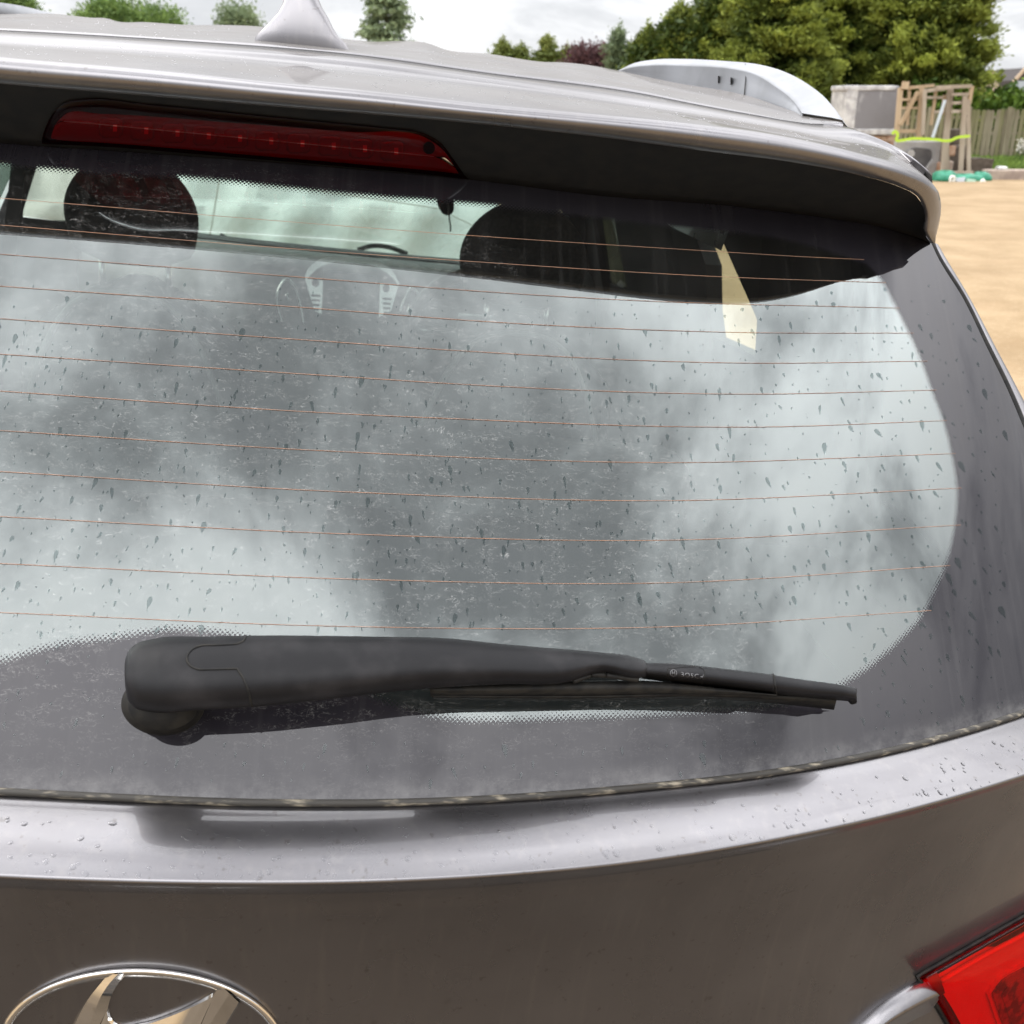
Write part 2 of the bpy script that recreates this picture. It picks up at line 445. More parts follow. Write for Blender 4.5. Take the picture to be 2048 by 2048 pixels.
for _ in range(12):
    Zg = lerp(zI(Xg), zF(Xg) + 0.02, B)
    Xg = A * np.interp(Zg, re_z, re_x)
G3 = np.stack([Xg, glassY(Xg, Zg), Zg], -1)
glass = loft('rear_window', G3, M['glass'])
# printed black border: signed distance to the clear opening
H_px = trace([(1735,520),(1762,548),(1799,615),(1825,666),(1850,723),(1870,780),(1893,840),(1910,908),(1921,977),(1917,1049),(1903,1118),(1874,1190),(1845,1244),(1798,1295),(1747,1340),(1700,1372)], 60)
HB_px = trace([(1700,1372),(1636,1405),(1390,1436),(1144,1447),(1000,1452),(900,1450),(820,1433),(740,1405),(640,1350),(520,1295),(420,1276),(330,1272),(275,1280),(200,1291),(145,1297),(70,1315),(0,1336)], 60)
HT_px = trace([(0,318),(83,328),(380,347),(700,380),(988,403),(1300,440),(1600,478),(1735,520)], 40)
cl_px = np.concatenate([HT_px, H_px[1:], HB_px[1:]])
op = on(cl_px[:, 0], cl_px[:, 1], glassY)[:, [0, 2]]
left = []
br, tr_ = op[-1], op[0]
rt = op[len(HT_px) - 1: len(HT_px) + len(H_px) - 1]
left = np.stack([-rt[::-1, 0], rt[::-1, 1]], 1)
poly = np.concatenate([op, left])
def sdist(x, z, poly):
    pts = np.stack([x.ravel(), z.ravel()], 1)
    best = np.full(len(pts), 9.0); ins = np.zeros(len(pts), bool)
    for a, b in zip(poly, np.roll(poly, -1, 0)):
        ab = b - a; L = ab @ ab + 1e-12
        t = np.clip(((pts - a) @ ab) / L, 0, 1)
        q = a + t[:, None] * ab
        best = np.minimum(best, np.hypot(pts[:, 0] - q[:, 0], (pts[:, 1] - q[:, 1]) * 1.40))
        c = ((a[1] > pts[:, 1]) != (b[1] > pts[:, 1]))
        with np.errstate(divide='ignore', invalid='ignore'):
            xi = a[0] + (pts[:, 1] - a[1]) * ab[0] / (ab[1] if abs(ab[1]) > 1e-12 else 1e-12)
        ins ^= c & (pts[:, 0] < xi)
    return np.where(ins, -best, best)
me = glass.data
fr = sdist(Xg, Zg, poly)
me.attributes.new('frit', 'FLOAT', 'POINT').data.foreach_set('value', fr.astype(np.float32))
s_arc = (Zg + 0.4326) * 1.40
# wiped fan: where the blade has smeared fine scratches
pv = on(np.array([330.]), np.array([1420.]), glassY)[0]
rr = np.hypot(Xg - pv[0], (Zg - pv[2]) * 1.40)
wiped = np.clip((0.47 - rr) / 0.05, 0, 1) * np.clip((Zg - zI(Xg)) / 0.06, 0.25, 1)
me.attributes.new('wiped', 'FLOAT', 'POINT').data.foreach_set('value', wiped.ravel().astype(np.float32))
grime = np.clip(1 - (Zg - zI(Xg)) / 0.012, 0, 1)
me.attributes.new('grime', 'FLOAT', 'POINT').data.foreach_set('value', grime.ravel().astype(np.float32))
uvl = me.uv_layers.new(name='UVMap')
li = np.zeros(len(me.loops), np.int32); me.loops.foreach_get('vertex_index', li)
uvs = np.stack([Xg.ravel(), s_arc.ravel()], 1)[li]
uvl.data.foreach_set('uv', uvs.ravel().astype(np.float32))
# heater wires
wires = [[(0,396),(700,453),(900,468),(1500,507),(1600,513),(1728,519)],[(0,450),(700,506),(900,520),(1500,556),(1772,565)],
 [(0,508),(700,562),(900,578),(1500,609),(1600,611),(1800,616)],[(0,572),(700,622),(900,638),(1500,665),(1827,666)],
 [(0,637),(700,686),(900,700),(1500,726),(1855,722)],[(0,708),(700,754),(900,767),(1500,788),(1872,780)],
 [(0,782),(700,828),(900,837),(1350,853),(1500,854),(1894,841)],[(0,861),(700,904),(1350,925),(1911,907)],
 [(0,943),(700,984),(1350,1001),(1923,976)],[(0,1033),(700,1068),(1350,1080),(1921,1050)],
 [(0,1127),(700,1158),(1350,1165),(1900,1131)],[(0,1225),(700,1253),(1350,1253),(1863,1221)]]
for w in wires:
    w = [(-60, w[0][1] - 60 * (w[1][1] - w[0][1]) / 700)] + w
    c = on(*trace(w, 60).T, glassY, 0.0006)
    V, Fc = tube_mesh(c, 0.00021, 5)
    carm('heater_wire', V, Fc, M['wire'], glass)
# seal round the glass
sc = I3 + np.array([0, -0.0015, -0.0012])
V, Fc = tube_mesh(mirror_ext([sc])[0], 0.0026, 8)
carm('window_seal', V, Fc, M['seal'])
side = RE3 + np.array([0.004, 0.008, 0])
V, Fc = tube_mesh(side, np.linspace(0.003, 0.006, len(side)), 8)
carm('window_seal', V, Fc, M['rubber'])
# ------------------------------------------------------------------ the car: tailgate ledge and lower panel
K_px = [(-40,1751),(0,1753),(430,1766),(750,1763),(1000,1750),(1271,1724),(1542,1681),(1814,1621),(2048,1551),(2160,1512),(2260,1470)]
ledgeY = lambda x, z: 0.511 + 0.30*np.asarray(x)**2
K3 = on(*trace(K_px, NI).T, ledgeY)
I3e = on(*trace(I_px[:-1] + [(2170,1374),(2280,1330)], NI).T, glassY)
def row(t, dy, dz): return lerp(I3e, K3, t) + np.array([0, dy, dz])
led = [I3e + np.array([0, 0.004, -0.004]), row(0.02, -0.002, -0.0030), row(0.10, 0, -0.0020), row(0.18, 0, -0.0011), row(0.26, 0, -0.0003), row(0.34, 0, 0.0004), row(0.5, 0, 0.0012), row(0.7, 0, 0.0022), row(0.88, 0, 0.0016), row(0.96, -0.0004, 0.0002), K3,
       K3 + np.array([0, 0.0008, -0.0025]), K3 + np.array([0, 0.0026, -0.0060])]
DYZ = np.array([0, -0.012, -0.05, -0.12, -0.20, -0.27, -0.36, -0.50, -0.62, -0.80][::-1])
DYV = np.array([0.0008, 0.0055, 0.0165, 0.0270, 0.0255, 0.018, 0.004, -0.03, -0.09, -0.08][::-1])
dyf = lambda d: np.interp(d, DYZ, DYV)
def smooth_dy(d):
    return sum(dyf(np.asarray(d) + e) for e in np.linspace(-0.035, 0.035, 9)) / 9
zK = sym_fn(K3)
panelY = lambda x, z: ledgeY(x, z) + np.where(np.asarray(z) - zK(x) > -0.03, dyf(np.asarray(z) - zK(x)), smooth_dy(np.minimum(np.asarray(z) - zK(x), 0)))
loft('tailgate_ledge', mirror_ext(led), M['paint'], flip=True)
low = []
for d in list(np.linspace(-0.006, -0.04, 8)) + list(np.linspace(-0.05, -0.62, 40)):
    q = K3.copy(); q[:, 2] += d; q[:, 1] = panelY(q[:, 0], q[:, 2])
    low.append(q)
low[0] = led[-1]
loft('tailgate_panel', mirror_ext(low), M['paint'], flip=True)
bp = []
for d, dy, sx in ((-0.62, -0.085, 1.03), (-0.64, -0.11, 1.08), (-0.68, -0.12, 1.12), (-0.8, -0.10, 1.13), (-0.92, -0.03, 1.1)):
    q = K3.copy(); q[:, 2] = d - 0.454; q[:, 1] += dy; q[:, 0] *= sx
    bp.append(q)
loft('rear_bumper', mirror_ext(bp), M['black'])
# step of the lower tailgate that runs into the tail lamp
T0 = on(*trace([(1500,2300),(1600,2150),(1660,2090),(1709,2049),(1760,2004),(1838,1957),(1870,1940)], 40).T, panelY, -0.001)
T1p = trace([(1580,2330),(1670,2170),(1730,2092),(1775,2049),(1818,2022),(1856,2002),(1890,1986)], 40)
T1 = on(*T1p.T, panelY, 0.0135)
Tm = lerp(T0, T1, 0.45) + np.array([0, -0.0015, 0.0012])
Tn = lerp(T0, T1, 0.8) + np.array([0, -0.0015, 0.0010])
T2 = T1 + np.array([0, 0.003, -0.006])
T3 = T1 + np.array([0, 0.016, -0.06])
T4 = T1 + np.array([0, 0.03, -0.16])
loft('tailgate_step', [T0, lerp(T0, Tm, 0.5) + np.array([0, -0.001, 0.001]), Tm, Tn, T1, T2, T3, T4], M['paint'])
# ------------------------------------------------------------------ tail lamp
def lamp_pts(px, off): 
    px = np.asarray(px, float)
    return on(px[:, 0], px[:, 1], panelY, off)
L_out = trace([(1838,1952),(1940,1894),(2048,1833),(2160,1772),(2250,1724)], 12)
L_in = trace([(2250,1724),(2300,1850),(2240,2020),(2120,2200),(2010,2260),(1948,2140),(1900,2048),(1866,1990),(1838,1952)], 26)[1:-1]
lp = np.concatenate([L_out, L_in])
fr_, bk_ = None, lamp_pts(lp, 0.0)
cen = np.array([2085., 1990.])
inset = lambda s: cen + (lp - cen) * s
lamp = carm('tail_lamp', *prism(lamp_pts(inset(0.90), 0.002), lamp_pts(inset(0.90), -0.012)), M['lampwhite'], smooth=False, fix=True)
lens_rows = [bk_, lamp_pts(inset(0.962), 0.010), lamp_pts(inset(0.94), 0.0135), lamp_pts(inset(0.92), 0.0145), lamp_pts(inset(0.6), 0.018), lamp_pts(inset(0.02), 0.020)]
a = np.asarray(lens_rows)
lens = carm('lens', a.reshape(-1, 3), grid_faces(len(a), a.shape[1], wrap=True), M['redlens'], lamp, fix=True)
ridge = [(1975,1990),(1990,1966),(2048,1930),(2160,1870),(2230,1900),(2150,2080),(2060,2140),(2010,2080)]
for s, off, mt in ((1.0, 0.0045, 'lampwhite'), (0.90, 0.0065, 'lampridge'), (0.72, 0.0075, 'lampridge')):
    rp = np.asarray(ridge, float); rc = rp.mean(0)
    rp = trace(np.vstack([rc + (rp - rc) * s, (rc + (rp - rc) * s)[:1]]), 40)[:-1]
    carm('reflector_block', *prism(lamp_pts(rp, off), lamp_pts(rp, off) + np.array([0, 0.012, 0])), M[mt], lamp, smooth=False, fix=True)
st = lamp_pts(trace([(1882,1962),(1960,1916),(2048,1869),(2200,1785)], 14), 0.005)
V, Fc = tube_mesh(st, 0.0022, 8); carm('light_strip', V, Fc, M['lampwhite'], lamp)
sl = lamp_pts(trace([(1846,1940),(1940,1884),(2048,1823)], 14), 0.010)
gap_px = np.vstack([trace([(1945,2135),(1898,2052),(1863,1993),(1835,1953)], 14), trace([(1835,1953),(1940,1893),(2048,1832),(2200,1746)], 16)[1:]])
V, Fc = tube_mesh(lamp_pts(gap_px, 0.002), 0.0022, 6); carm('lamp_gasket', V, Fc, M['rubber'], lamp)
# mirrored lamp for the hidden left corner
for nm, src in (('tail_lamp', lamp),):
    me2 = lens.data.copy()
    v = np.zeros(len(me2.vertices) * 3, np.float32); me2.vertices.foreach_get('co', v); v = v.reshape(-1, 3); v[:, 0] *= -1
    me2.vertices.foreach_set('co', v.ravel()); me2.flip_normals(); me2.materials.clear(); me2.materials.append(M['lampwhite'])
    o = bpy.data.objects.new('tail_lamp', me2); COL.objects.link(o); o.parent = CAR
    me3 = me2.copy(); me3.materials.clear(); me3.materials.append(M['redlens'])
    o3 = bpy.data.objects.new('lens', me3); COL.objects.link(o3); o3.parent = o; o3.location = (0, -0.008, 0)
# ------------------------------------------------------------------ emblem
EC, EA = np.array([284., 2086.]), 285.0
eang = np.linspace(0, 2*math.pi, 97)[:-1]
ec3 = on(EC[0], EC[1], panelY)
ell = lambda a, b, w: np.stack([EC[0] + a*np.cos(w) + 0.03*b*np.sin(w), EC[1] - b*np.sin(w) + 0.03*a*np.cos(w)], 1)
EB = 150.0
def ring_row(s, off):
    e = ell(EA - s, EB - s, eang)
    return on(e[:, 0], e[:, 1], panelY, off)
rows = [ring_row(0, 0.0003), ring_row(1, 0.0016), ring_row(5, 0.0033), ring_row(10, 0.0040), ring_row(15, 0.0034), ring_row(19, 0.0016), ring_row(20, 0.0003)]
aa = np.asarray(rows)
emb = carm('emblem', aa.reshape(-1, 3), grid_faces(len(aa), aa.shape[1], wrap=True), M['chrome'], fix=True)
def stroke(name, l, r, n=24):
    l, r = trace(l, n), trace(r, n)
    mid = (l + r) / 2
    rw = [on(*l.T, panelY, 0.0004), on(*lerp(l, r, 0.06).T, panelY, 0.0025), on(*mid.T, panelY, 0.0058), on(*lerp(l, r, 0.94).T, panelY, 0.0025), on(*r.T, panelY, 0.0004)]
    V, Fc = merge([(np.asarray(q).reshape(-1, 3), grid_faces(2, n)) for q in (rw[0:2], rw[1:3], rw[2:4], rw[3:5])])
    carm(name, V, Fc, M['chrome'], emb)
rot = lambda pts: [(2*EC[0] - x, 2*EC[1] - y) for x, y in pts]
lbL = [(214,1949),(196,1970),(172,2000),(146,2048),(120,2110),(88,2165)]
lbR = [(258,1947),(238,1968),(224,1995),(216,2030),(200,2090),(130,2205)]
stroke('emblem_stroke', lbL, lbR)
stroke('emblem_stroke', rot(lbR)[::-1][::-1], rot(lbL)[::-1][::-1])
cbT = [(219,2010),(222,2036),(238,2050),(280,2047),(336,2030),(392,2005),(432,1982)]
cbB = [(140,2190),(180,2150),(232,2122),(286,2124),(372,2080),(425,2030),(470,1985)]
stroke('emblem_stroke', cbT, rot(cbT)[::-1])
# ------------------------------------------------------------------ spoiler
spY = lambda x, z: 0.858 + 0.12*np.asarray(x)**2 + 0.10*np.minimum(np.abs(x)/0.66, 1.1)**8
NS = 140
Bp = trace([(-60,58,1.190),(0,61,1.190),(362,82,1.190),(709,110,1.190),(962,145,1.200),(1300,191,1.210),(1375,206,1.210),(1500,229,1.210),(1621,248,1.200),(1690,252,1.185),(1740,271,1.14),(1800,301,1.07),(1850,337,1.0)], NS)
Cp = trace([(-60,73,1.110),(0,76,1.110),(362,98,1.110),(709,127,1.110),(962,159,1.120),(1300,208,1.130),(1375,219,1.130),(1560,250,1.130),(1656,266,1.130),(1720,268,1.130),(1774,287,1.080),(1835,323,1.020),(1862,349,0.980)], NS)
B3, C3 = P(*Bp.T), P(*Cp.T)
Dp = trace([(-60,114),(0,120),(290,145),(600,176),(700,185),(962,213),(1200,234),(1375,251),(1595,282),(1727,313),(1814,340),(1858,362),(1876,382),(1882,408),(1879,445),(1868,486)], NS)
Ep = trace([(-60,161),(0,167),(254,188),(600,217),(854,238),(1200,274),(1419,303),(1595,326),(1727,352),(1800,374),(1834,392),(1847,412),(1852,440),(1850,464),(1862,486)], NS)
D3 = on(*Dp.T, spY)
E3 = on(*Ep.T, lambda x, z: spY(x, z) + 0.003)
cstep = np.array([0, -0.0035, -0.0022])
DE = lerp(D3, E3, 0.5) + np.array([0, -0.0055, 0.0005])
D0 = lerp(C3, D3, 0.93) + np.array([0, 0, 0.0012])
top_rows = [B3 + np.array([0, 0, -0.006]), B3 + np.array([0, -0.004, -0.0005]), lerp(B3, C3, 0.55) + np.array([0, 0, 0.0010]), C3, C3 + cstep, lerp(C3 + cstep, D3, 0.45) + np.array([0, 0, 0.0015]), D0, D3, lerp(D3, DE, 0.55) + np.array([0, -0.0012, 0.0004]), DE, lerp(DE, E3, 0.6) + np.array([0, -0.001, 0]), E3, E3 + np.array([0, 0.004, 0.0015])]
loft('spoiler', mirror_ext(top_rows), M['paint'])
F3u = on(*trace(F_px, NS).T, glassY, 0.0015)
E3u = E3 + np.array([0, 0.0015, 0.0])
under = [E3u] + [lerp(E3u, F3u, f) + np.array([0, 0.0008*math.sin(math.pi*f), 0.001*math.sin(math.pi*f)]) for f in (0.2, 0.4, 0.6, 0.75, 0.88)] + [F3u]
for q in under[1:]: q[:, 1] = np.minimum(q[:, 1], glassY(q[:, 0], q[:, 2]) - 0.0015)
under.append(F3u + np.array([0, 0.012, 0.006]))
loft('spoiler_underside', mirror_ext(under), M['black'], flip=True)
V, Fc = tube_mesh(B3[Bp[:, 0] < 1650] + np.array([0, 0.002, -0.0035]), 0.004, 6); carm('roof_seam', V, Fc, M['rubber'])
# high brake light
def upt(px, py, off):
    px, py = np.asarray(px, float), np.asarray(py, float)
    ye = np.interp(px, Ep[:110, 0], Ep[:110, 1]); Ft = trace(F_px, NS); yf = np.interp(px, Ft[:110, 0], Ft[:110, 1])
    w = (py - ye) / (yf - ye)
    Ye = np.interp(px, Ep[:110, 0], E3u[:110, 1]); Yf = np.interp(px, Ft[:110, 0], F3u[:110, 1])
    return P(px, py, lerp(Ye, Yf, w) + 0.001 - off)
bl = np.vstack([trace([(84,288),(92,260),(108,228),(130,206),(165,199),(300,209),(480,227),(640,243),(780,257),(846,266),(880,284),(905,316),(930,352)], 60), trace([(938,359),(860,350),(640,329),(400,309),(200,293),(84,288)], 40)[:-1]])
c0 = bl.mean(0)
def ins(dx, dy):
    q = bl - c0
    return c0 + np.stack([q[:, 0] * (1 - dx / 425), q[:, 1] * (1 - dy / 45) + (-0.085 * q[:, 0]) * 0 ], 1)
def inslope(f):                              # shrink the lens outline towards its sloping middle line
    mid = 281 + 0.086 * (bl[:, 0] - 500)
    return np.stack([500 + (bl[:, 0] - 505) * (1 - 0.10 * (1 - f)), mid - 4 + (bl[:, 1] - mid) * f], 1)
ho = inslope(0.62)
light = carm('brake_light', *prism(upt(bl[:, 0], bl[:, 1], -0.0045), upt(bl[:, 0], bl[:, 1], -0.012)), M['rubber'], smooth=False, fix=True)
i2 = inslope(0.90)
rws = [upt(bl[:, 0], bl[:, 1], -0.003), upt(bl[:, 0], bl[:, 1], 0.002), upt(i2[:, 0], i2[:, 1], 0.0045), upt(inslope(0.6)[:, 0], inslope(0.6)[:, 1], 0.005), upt(inslope(0.02)[:, 0], inslope(0.02)[:, 1], 0.005)]
rws = np.asarray(rws)
carm('lens', rws.reshape(-1, 3), grid_faces(5, rws.shape[1], wrap=True), M['darklens'], light, fix=True)
ht_ = trace([(102,274),(112,247),(134,226),(200,227),(480,246),(700,263),(852,275),(885,298),(916,345)], 70)
hb_ = trace([(103,277),(112,279),(134,282),(200,286),(480,309),(700,328),(852,341),(885,344),(917,347)], 70)
hr = [upt(*lerp(ht_, hb_, f).T, o) for f, o in ((0.0, -0.001), (0.02, 0.0013), (0.3, 0.0014), (0.6, 0.0014), (0.98, 0.0013), (1.0, -0.001))]
loft('housing', hr, M['lamphouse'], light, flip=True)
for k in range(10):
    lx = 222 + k * 62.5
    ly = 256 + (lx - 222) * 0.0826
    q = [(lx - 24 + 48*u, ly - 20 + 40*v) for u, v in ((0.15,0),(0.85,0),(1,0.15),(1,0.85),(0.85,1),(0.15,1),(0,0.85),(0,0.15))]
    q = np.asarray(q)
    qi = q.mean(0) + (q - q.mean(0)) * 0.72
    ra = np.asarray([upt(q[:, 0], q[:, 1], 0.0020), upt(q[:, 0], q[:, 1], 0.0032), upt(qi[:, 0], qi[:, 1], 0.0020), upt((q.mean(0) + (q - q.mean(0))*0.1)[:, 0], (q.mean(0) + (q - q.mean(0))*0.1)[:, 1], 0.0019)])
    carm('led_cell', ra.reshape(-1, 3), grid_faces(4, 8, wrap=True), M['lampcell'], light, fix=True)
    d_ = np.asarray([(lx + 4, ly - 7), (lx + 12, ly - 7), (lx + 12, ly + 7), (lx + 4, ly + 7)])
    carm('led_chip', *prism(upt(d_[:, 0], d_[:, 1], 0.0030), upt(d_[:, 0], d_[:, 1], 0.0015)), M['lampwhite'], light, smooth=False, fix=True)
w_ = np.linspace(0, 2*math.pi, 17)[:-1]
sc_px = np.stack([858 + 12*np.cos(w_), 296 + 13*np.sin(w_)], 1)
carm('screw_recess', *prism(upt(sc_px[:, 0], sc_px[:, 1], 0.0034), upt(sc_px[:, 0], sc_px[:, 1], 0.0010)), M['rubber'], light, smooth=False, fix=True)
# ------------------------------------------------------------------ roof, rails, antenna
crest = trace([(-60,30,1.890),(0,29,1.890),(116,29,1.890),(181,36,1.890),(217,38,1.890),(232,43,1.890),(290,45,1.890),(380,51,1.890),(453,51,1.890),(518,54,1.890),(600,66,1.890),(694,80,1.890),(756,85,1.890),(803,83,1.890),(854,87,1.890),(890,100,1.890),(980,109,1.890),(1089,125,1.940),(1125,126,1.970),(1180,132,2.040),(1234,143,2.190),(1350,166,1.790),(1490,190,1.490),(1602,227,1.290),(1690,246,1.195)], NS)
CR3 = P(*crest.T)
Bx = P(*trace([(-60,58,1.200),(0,61,1.200),(362,82,1.200),(709,110,1.200),(962,145,1.210),(1300,191,1.220),(1375,206,1.220),(1500,229,1.220),(1621,248,1.205),(1690,247,1.195)], NS).T)
Bx = Bx + np.array([0, 0.004, 0])
rrows = [Bx + np.array([0, 0, -0.01])]
for t in np.linspace(0, 1, 14):
    q = lerp(Bx, CR3, t); q[:, 2] = lerp(Bx[:, 2], CR3[:, 2], 1 - (1 - t)**1.35); rrows.append(q)
for dy, dz in ((0.5, -0.012), (1.0, -0.06), (1.35, -0.13), (1.5, -0.19)):
    q = CR3.copy(); q[:, 1] = np.maximum(q[:, 1], 1.8 * 0 + q[:, 1]) + dy * np.clip((q[:, 1] - 1.0) / 0.8, 0.2, 1); q[:, 2] += dz; rrows.append(q)
loft('roof', rrows, M['paint'])
def rail(name, T, Pn, Bt, n=40):
    T3, P3, B3_ = P(*trace(T, n).T), P(*trace(Pn, n).T), P(*trace(Bt, n).T)
    rws = [B3_ + np.array([0.0, 0, -0.004]), B3_, lerp(B3_, P3, 0.5) + np.array([0.001, 0, 0]), P3, P3 + np.array([0.0, 0, 0.0015])*1, lerp(P3, T3, 0.35) + np.array([0, 0, 0.0012]), lerp(P3, T3, 0.75) + np.array([0, 0, 0.001]), T3, T3 + np.array([0.012, 0.004, -0.008]), T3 + np.array([0.02, 0.006, -0.06])]
    return loft(name, rws, M['rail'], flip=True)
rl = rail('roof_rail', [(1234,143,2.190),(1266,127,2.110),(1310,119,2.010),(1375,118,1.870),(1463,123,1.670),(1507,127,1.590),(1573,145,1.470),(1617,169,1.380),(1652,197,1.300),(1684,240,1.210)],
     [(1236,143,2.180),(1262,136,2.090),(1300,132,1.990),(1375,133,1.830),(1463,139,1.620),(1507,149,1.530),(1551,175,1.430),(1580,197,1.360),(1595,214,1.310),(1604,229,1.260)],
     [(1238,144,2.170),(1290,153,2.020),(1350,165,1.870),(1420,178,1.710),(1490,190,1.530),(1540,203,1.430),(1570,214,1.360),(1590,222,1.300),(1605,230,1.255)])
for sx in (1437, 1462):
    q = np.array([(sx - 1.3, 152 + (sx-1437)*0.12), (sx + 1.3, 152 + (sx-1437)*0.12), (sx + 1.3, 166 + (sx-1437)*0.12), (sx - 1.3, 166 + (sx-1437)*0.12)])
    Yq = np.full(4, 1.668 - (sx - 1437) * 0.0026)
    carm('rail_slot', *prism(P(q[:, 0], q[:, 1], Yq), P(q[:, 0], q[:, 1], Yq + 0.03)), M['rubber'], rl, smooth=False, fix=True)
seam = P(*trace([(1491,128,1.61),(1492,140,1.58),(1489,190,1.53)], 12).T) + np.array([-0.0006, -0.001, 0])
V, Fc = tube_mesh(seam, 0.0008, 5); carm('rail_joint', V, Fc, M['rubber'], rl)
T_l = P(*trace([(118,29,2.35),(83,21,2.28),(40,11,2.2),(0,5,2.12),(-100,-3,1.9),(-300,0,1.5),(-420,60,1.2)], 30).T)
B_l = P(*trace([(118,30,2.34),(60,29,2.22),(0,28,2.12),(-100,30,1.9),(-300,45,1.5),(-420,62,1.2)], 30).T)
loft('roof_rail', [B_l, T_l, T_l + np.array([-0.03, 0, 0]), T_l + np.array([-0.04, 0, -0.07])], M['rail'])
an_rows = []
for py, l, r, dY in ((92,508,700,0.0),(79,512,692,0.0),(66,524,676,0.001),(50,538,666,0.003),(30,555,656,0.006),(10,565,643,0.010),(-15,573,632,0.016),(-45,581,622,0.026),(-70,590,614,0.040)):
    L = P(l, py + 0.09*(l-602), 1.30 + dY); Rr = P(r, py + 0.09*(r-602), 1.30 + dY)
    c_ = (L + Rr) / 2; hw = np.linalg.norm(Rr - L) / 2
    ln = 0.15 - dY * 1.6
    ring = []
    for w in np.linspace(0, 2*math.pi, 33)[:-1]:
        cx, sy = math.cos(w), math.sin(w)
        x = math.copysign(abs(cx)**0.55, cx) * hw if sy < 0 else cx * hw * (1 if sy < 0.2 else 1 - 0.25*(sy-0.2))
        y = (0.007 * sy if sy < 0 else ln * sy**1.2)
        ring.append(c_ + x * unit(Rr - L) + np.array([0, y, 0]))
    an_rows.append(ring)
an_rows.append([np.mean(an_rows[-1], 0) + np.array([0, 0, 0.002])] * 32)
ao = loft('antenna_fin', an_rows, M['paint'], wrap=True, fix=True)
# ------------------------------------------------------------------ wiper
def wsurf(px, py, off):                      # a point on the sight line 'off' metres in front of the glass
    return on(px, py, glassY, off)
AT = trace([(249,1348),(250,1322),(256,1303),(272,1288),(309,1277),(417,1273),(493,1271),(599,1271),(743,1273),(900,1277),(997,1287),(1100,1296),(1193,1304),(1275,1316),(1290,1322),(1295,1334)], 150)
AB = trace([(249,1350),(251,1378),(257,1402),(272,1417),(300,1424),(399,1420),(504,1414),(671,1397),(852,1377),(1000,1369),(1144,1362),(1180,1350),(1205,1345),(1275,1357),(1290,1354),(1295,1336)], 150)
lift = lambda px: np.interp(px, [249, 400, 700, 1100, 1295], [0.060, 0.066, 0.070, 0.068, 0.064])
def arm_rows(i0, i1, base=0.044, hi=0.068):
    rs = []
    px = AT[i0:i1, 0]
    taper = np.interp(px, [249, 275, 320, 900, 1295], [0.55, 0.85, 1.0, 0.85, 0.62])
    edge = np.interp(np.arange(i0, i1), [0, 6, 142, 149], [0.5, 1, 1, 0.6])
    for f, h in ((0.0, 0.0), (0.04, 0.35), (0.12, 0.62), (0.28, 0.86), (0.45, 0.97), (0.56, 1.0), (0.66, 0.97), (0.76, 0.86), (0.88, 0.60), (0.96, 0.25), (1.0, 0.0)):
        q = lerp(AT[i0:i1], AB[i0:i1], f)
        rs.append(wsurf(q[:, 0], q[:, 1], lift(px) + (hi - base) * h * taper * edge))
    rs.append(wsurf(AB[i0:i1, 0], AB[i0:i1, 1] - 6, lift(px) * 0.62))
    rs.append(wsurf(AT[i0:i1, 0], AT[i0:i1, 1] + 4, lift(px) * 0.62))
    return rs
wiper = bpy.data.objects.new('rear_wiper', None); COL.objects.link(wiper); wiper.parent = CAR; wiper.empty_display_size = 0.1
i_c = int(np.argmin(np.abs(AT[:, 0] - 490)))
loft('pivot_cap', arm_rows(0, i_c + 1), M['wiper'], wiper, flip=True)
loft('arm', arm_rows(i_c, 150), M['wiper'], wiper, flip=True)
def arm_off(px, py):
    yt = np.interp(px, AT[8:142, 0], AT[8:142, 1]); yb = np.interp(px, AB[8:142, 0], AB[8:142, 1])
    f = np.clip((py - yt) / (yb - yt), 0, 1)
    h = np.interp(f, [0, 0.04, 0.12, 0.28, 0.45, 0.56, 0.66, 0.76, 0.88, 0.96, 1], [0, 0.35, 0.62, 0.86, 0.97, 1, 0.97, 0.86, 0.6, 0.25, 0])
    return lift(px) + 0.024 * h * np.interp(px, [249, 275, 320, 900, 1295], [0.55, 0.85, 1.0, 0.85, 0.62])
sm = resamp(np.vstack([trace([(493,1272),(487,1282),(474,1288)], 8), trace([(474,1288),(430,1290),(398,1292),(380,1302),(373,1318),(381,1332),(398,1339)], 16)[1:], trace([(398,1339),(440,1338),(474,1337)], 6)[1:], trace([(474,1337),(484,1352),(496,1380),(504,1413)], 12)[1:]]), 70)
V, Fc = tube_mesh(wsurf(sm[:, 0], sm[:, 1], arm_off(sm[:, 0], sm[:, 1]) + 0.0001), 0.00075, 6)
carm('cap_seam', V, Fc, M['rubber'], wiper)
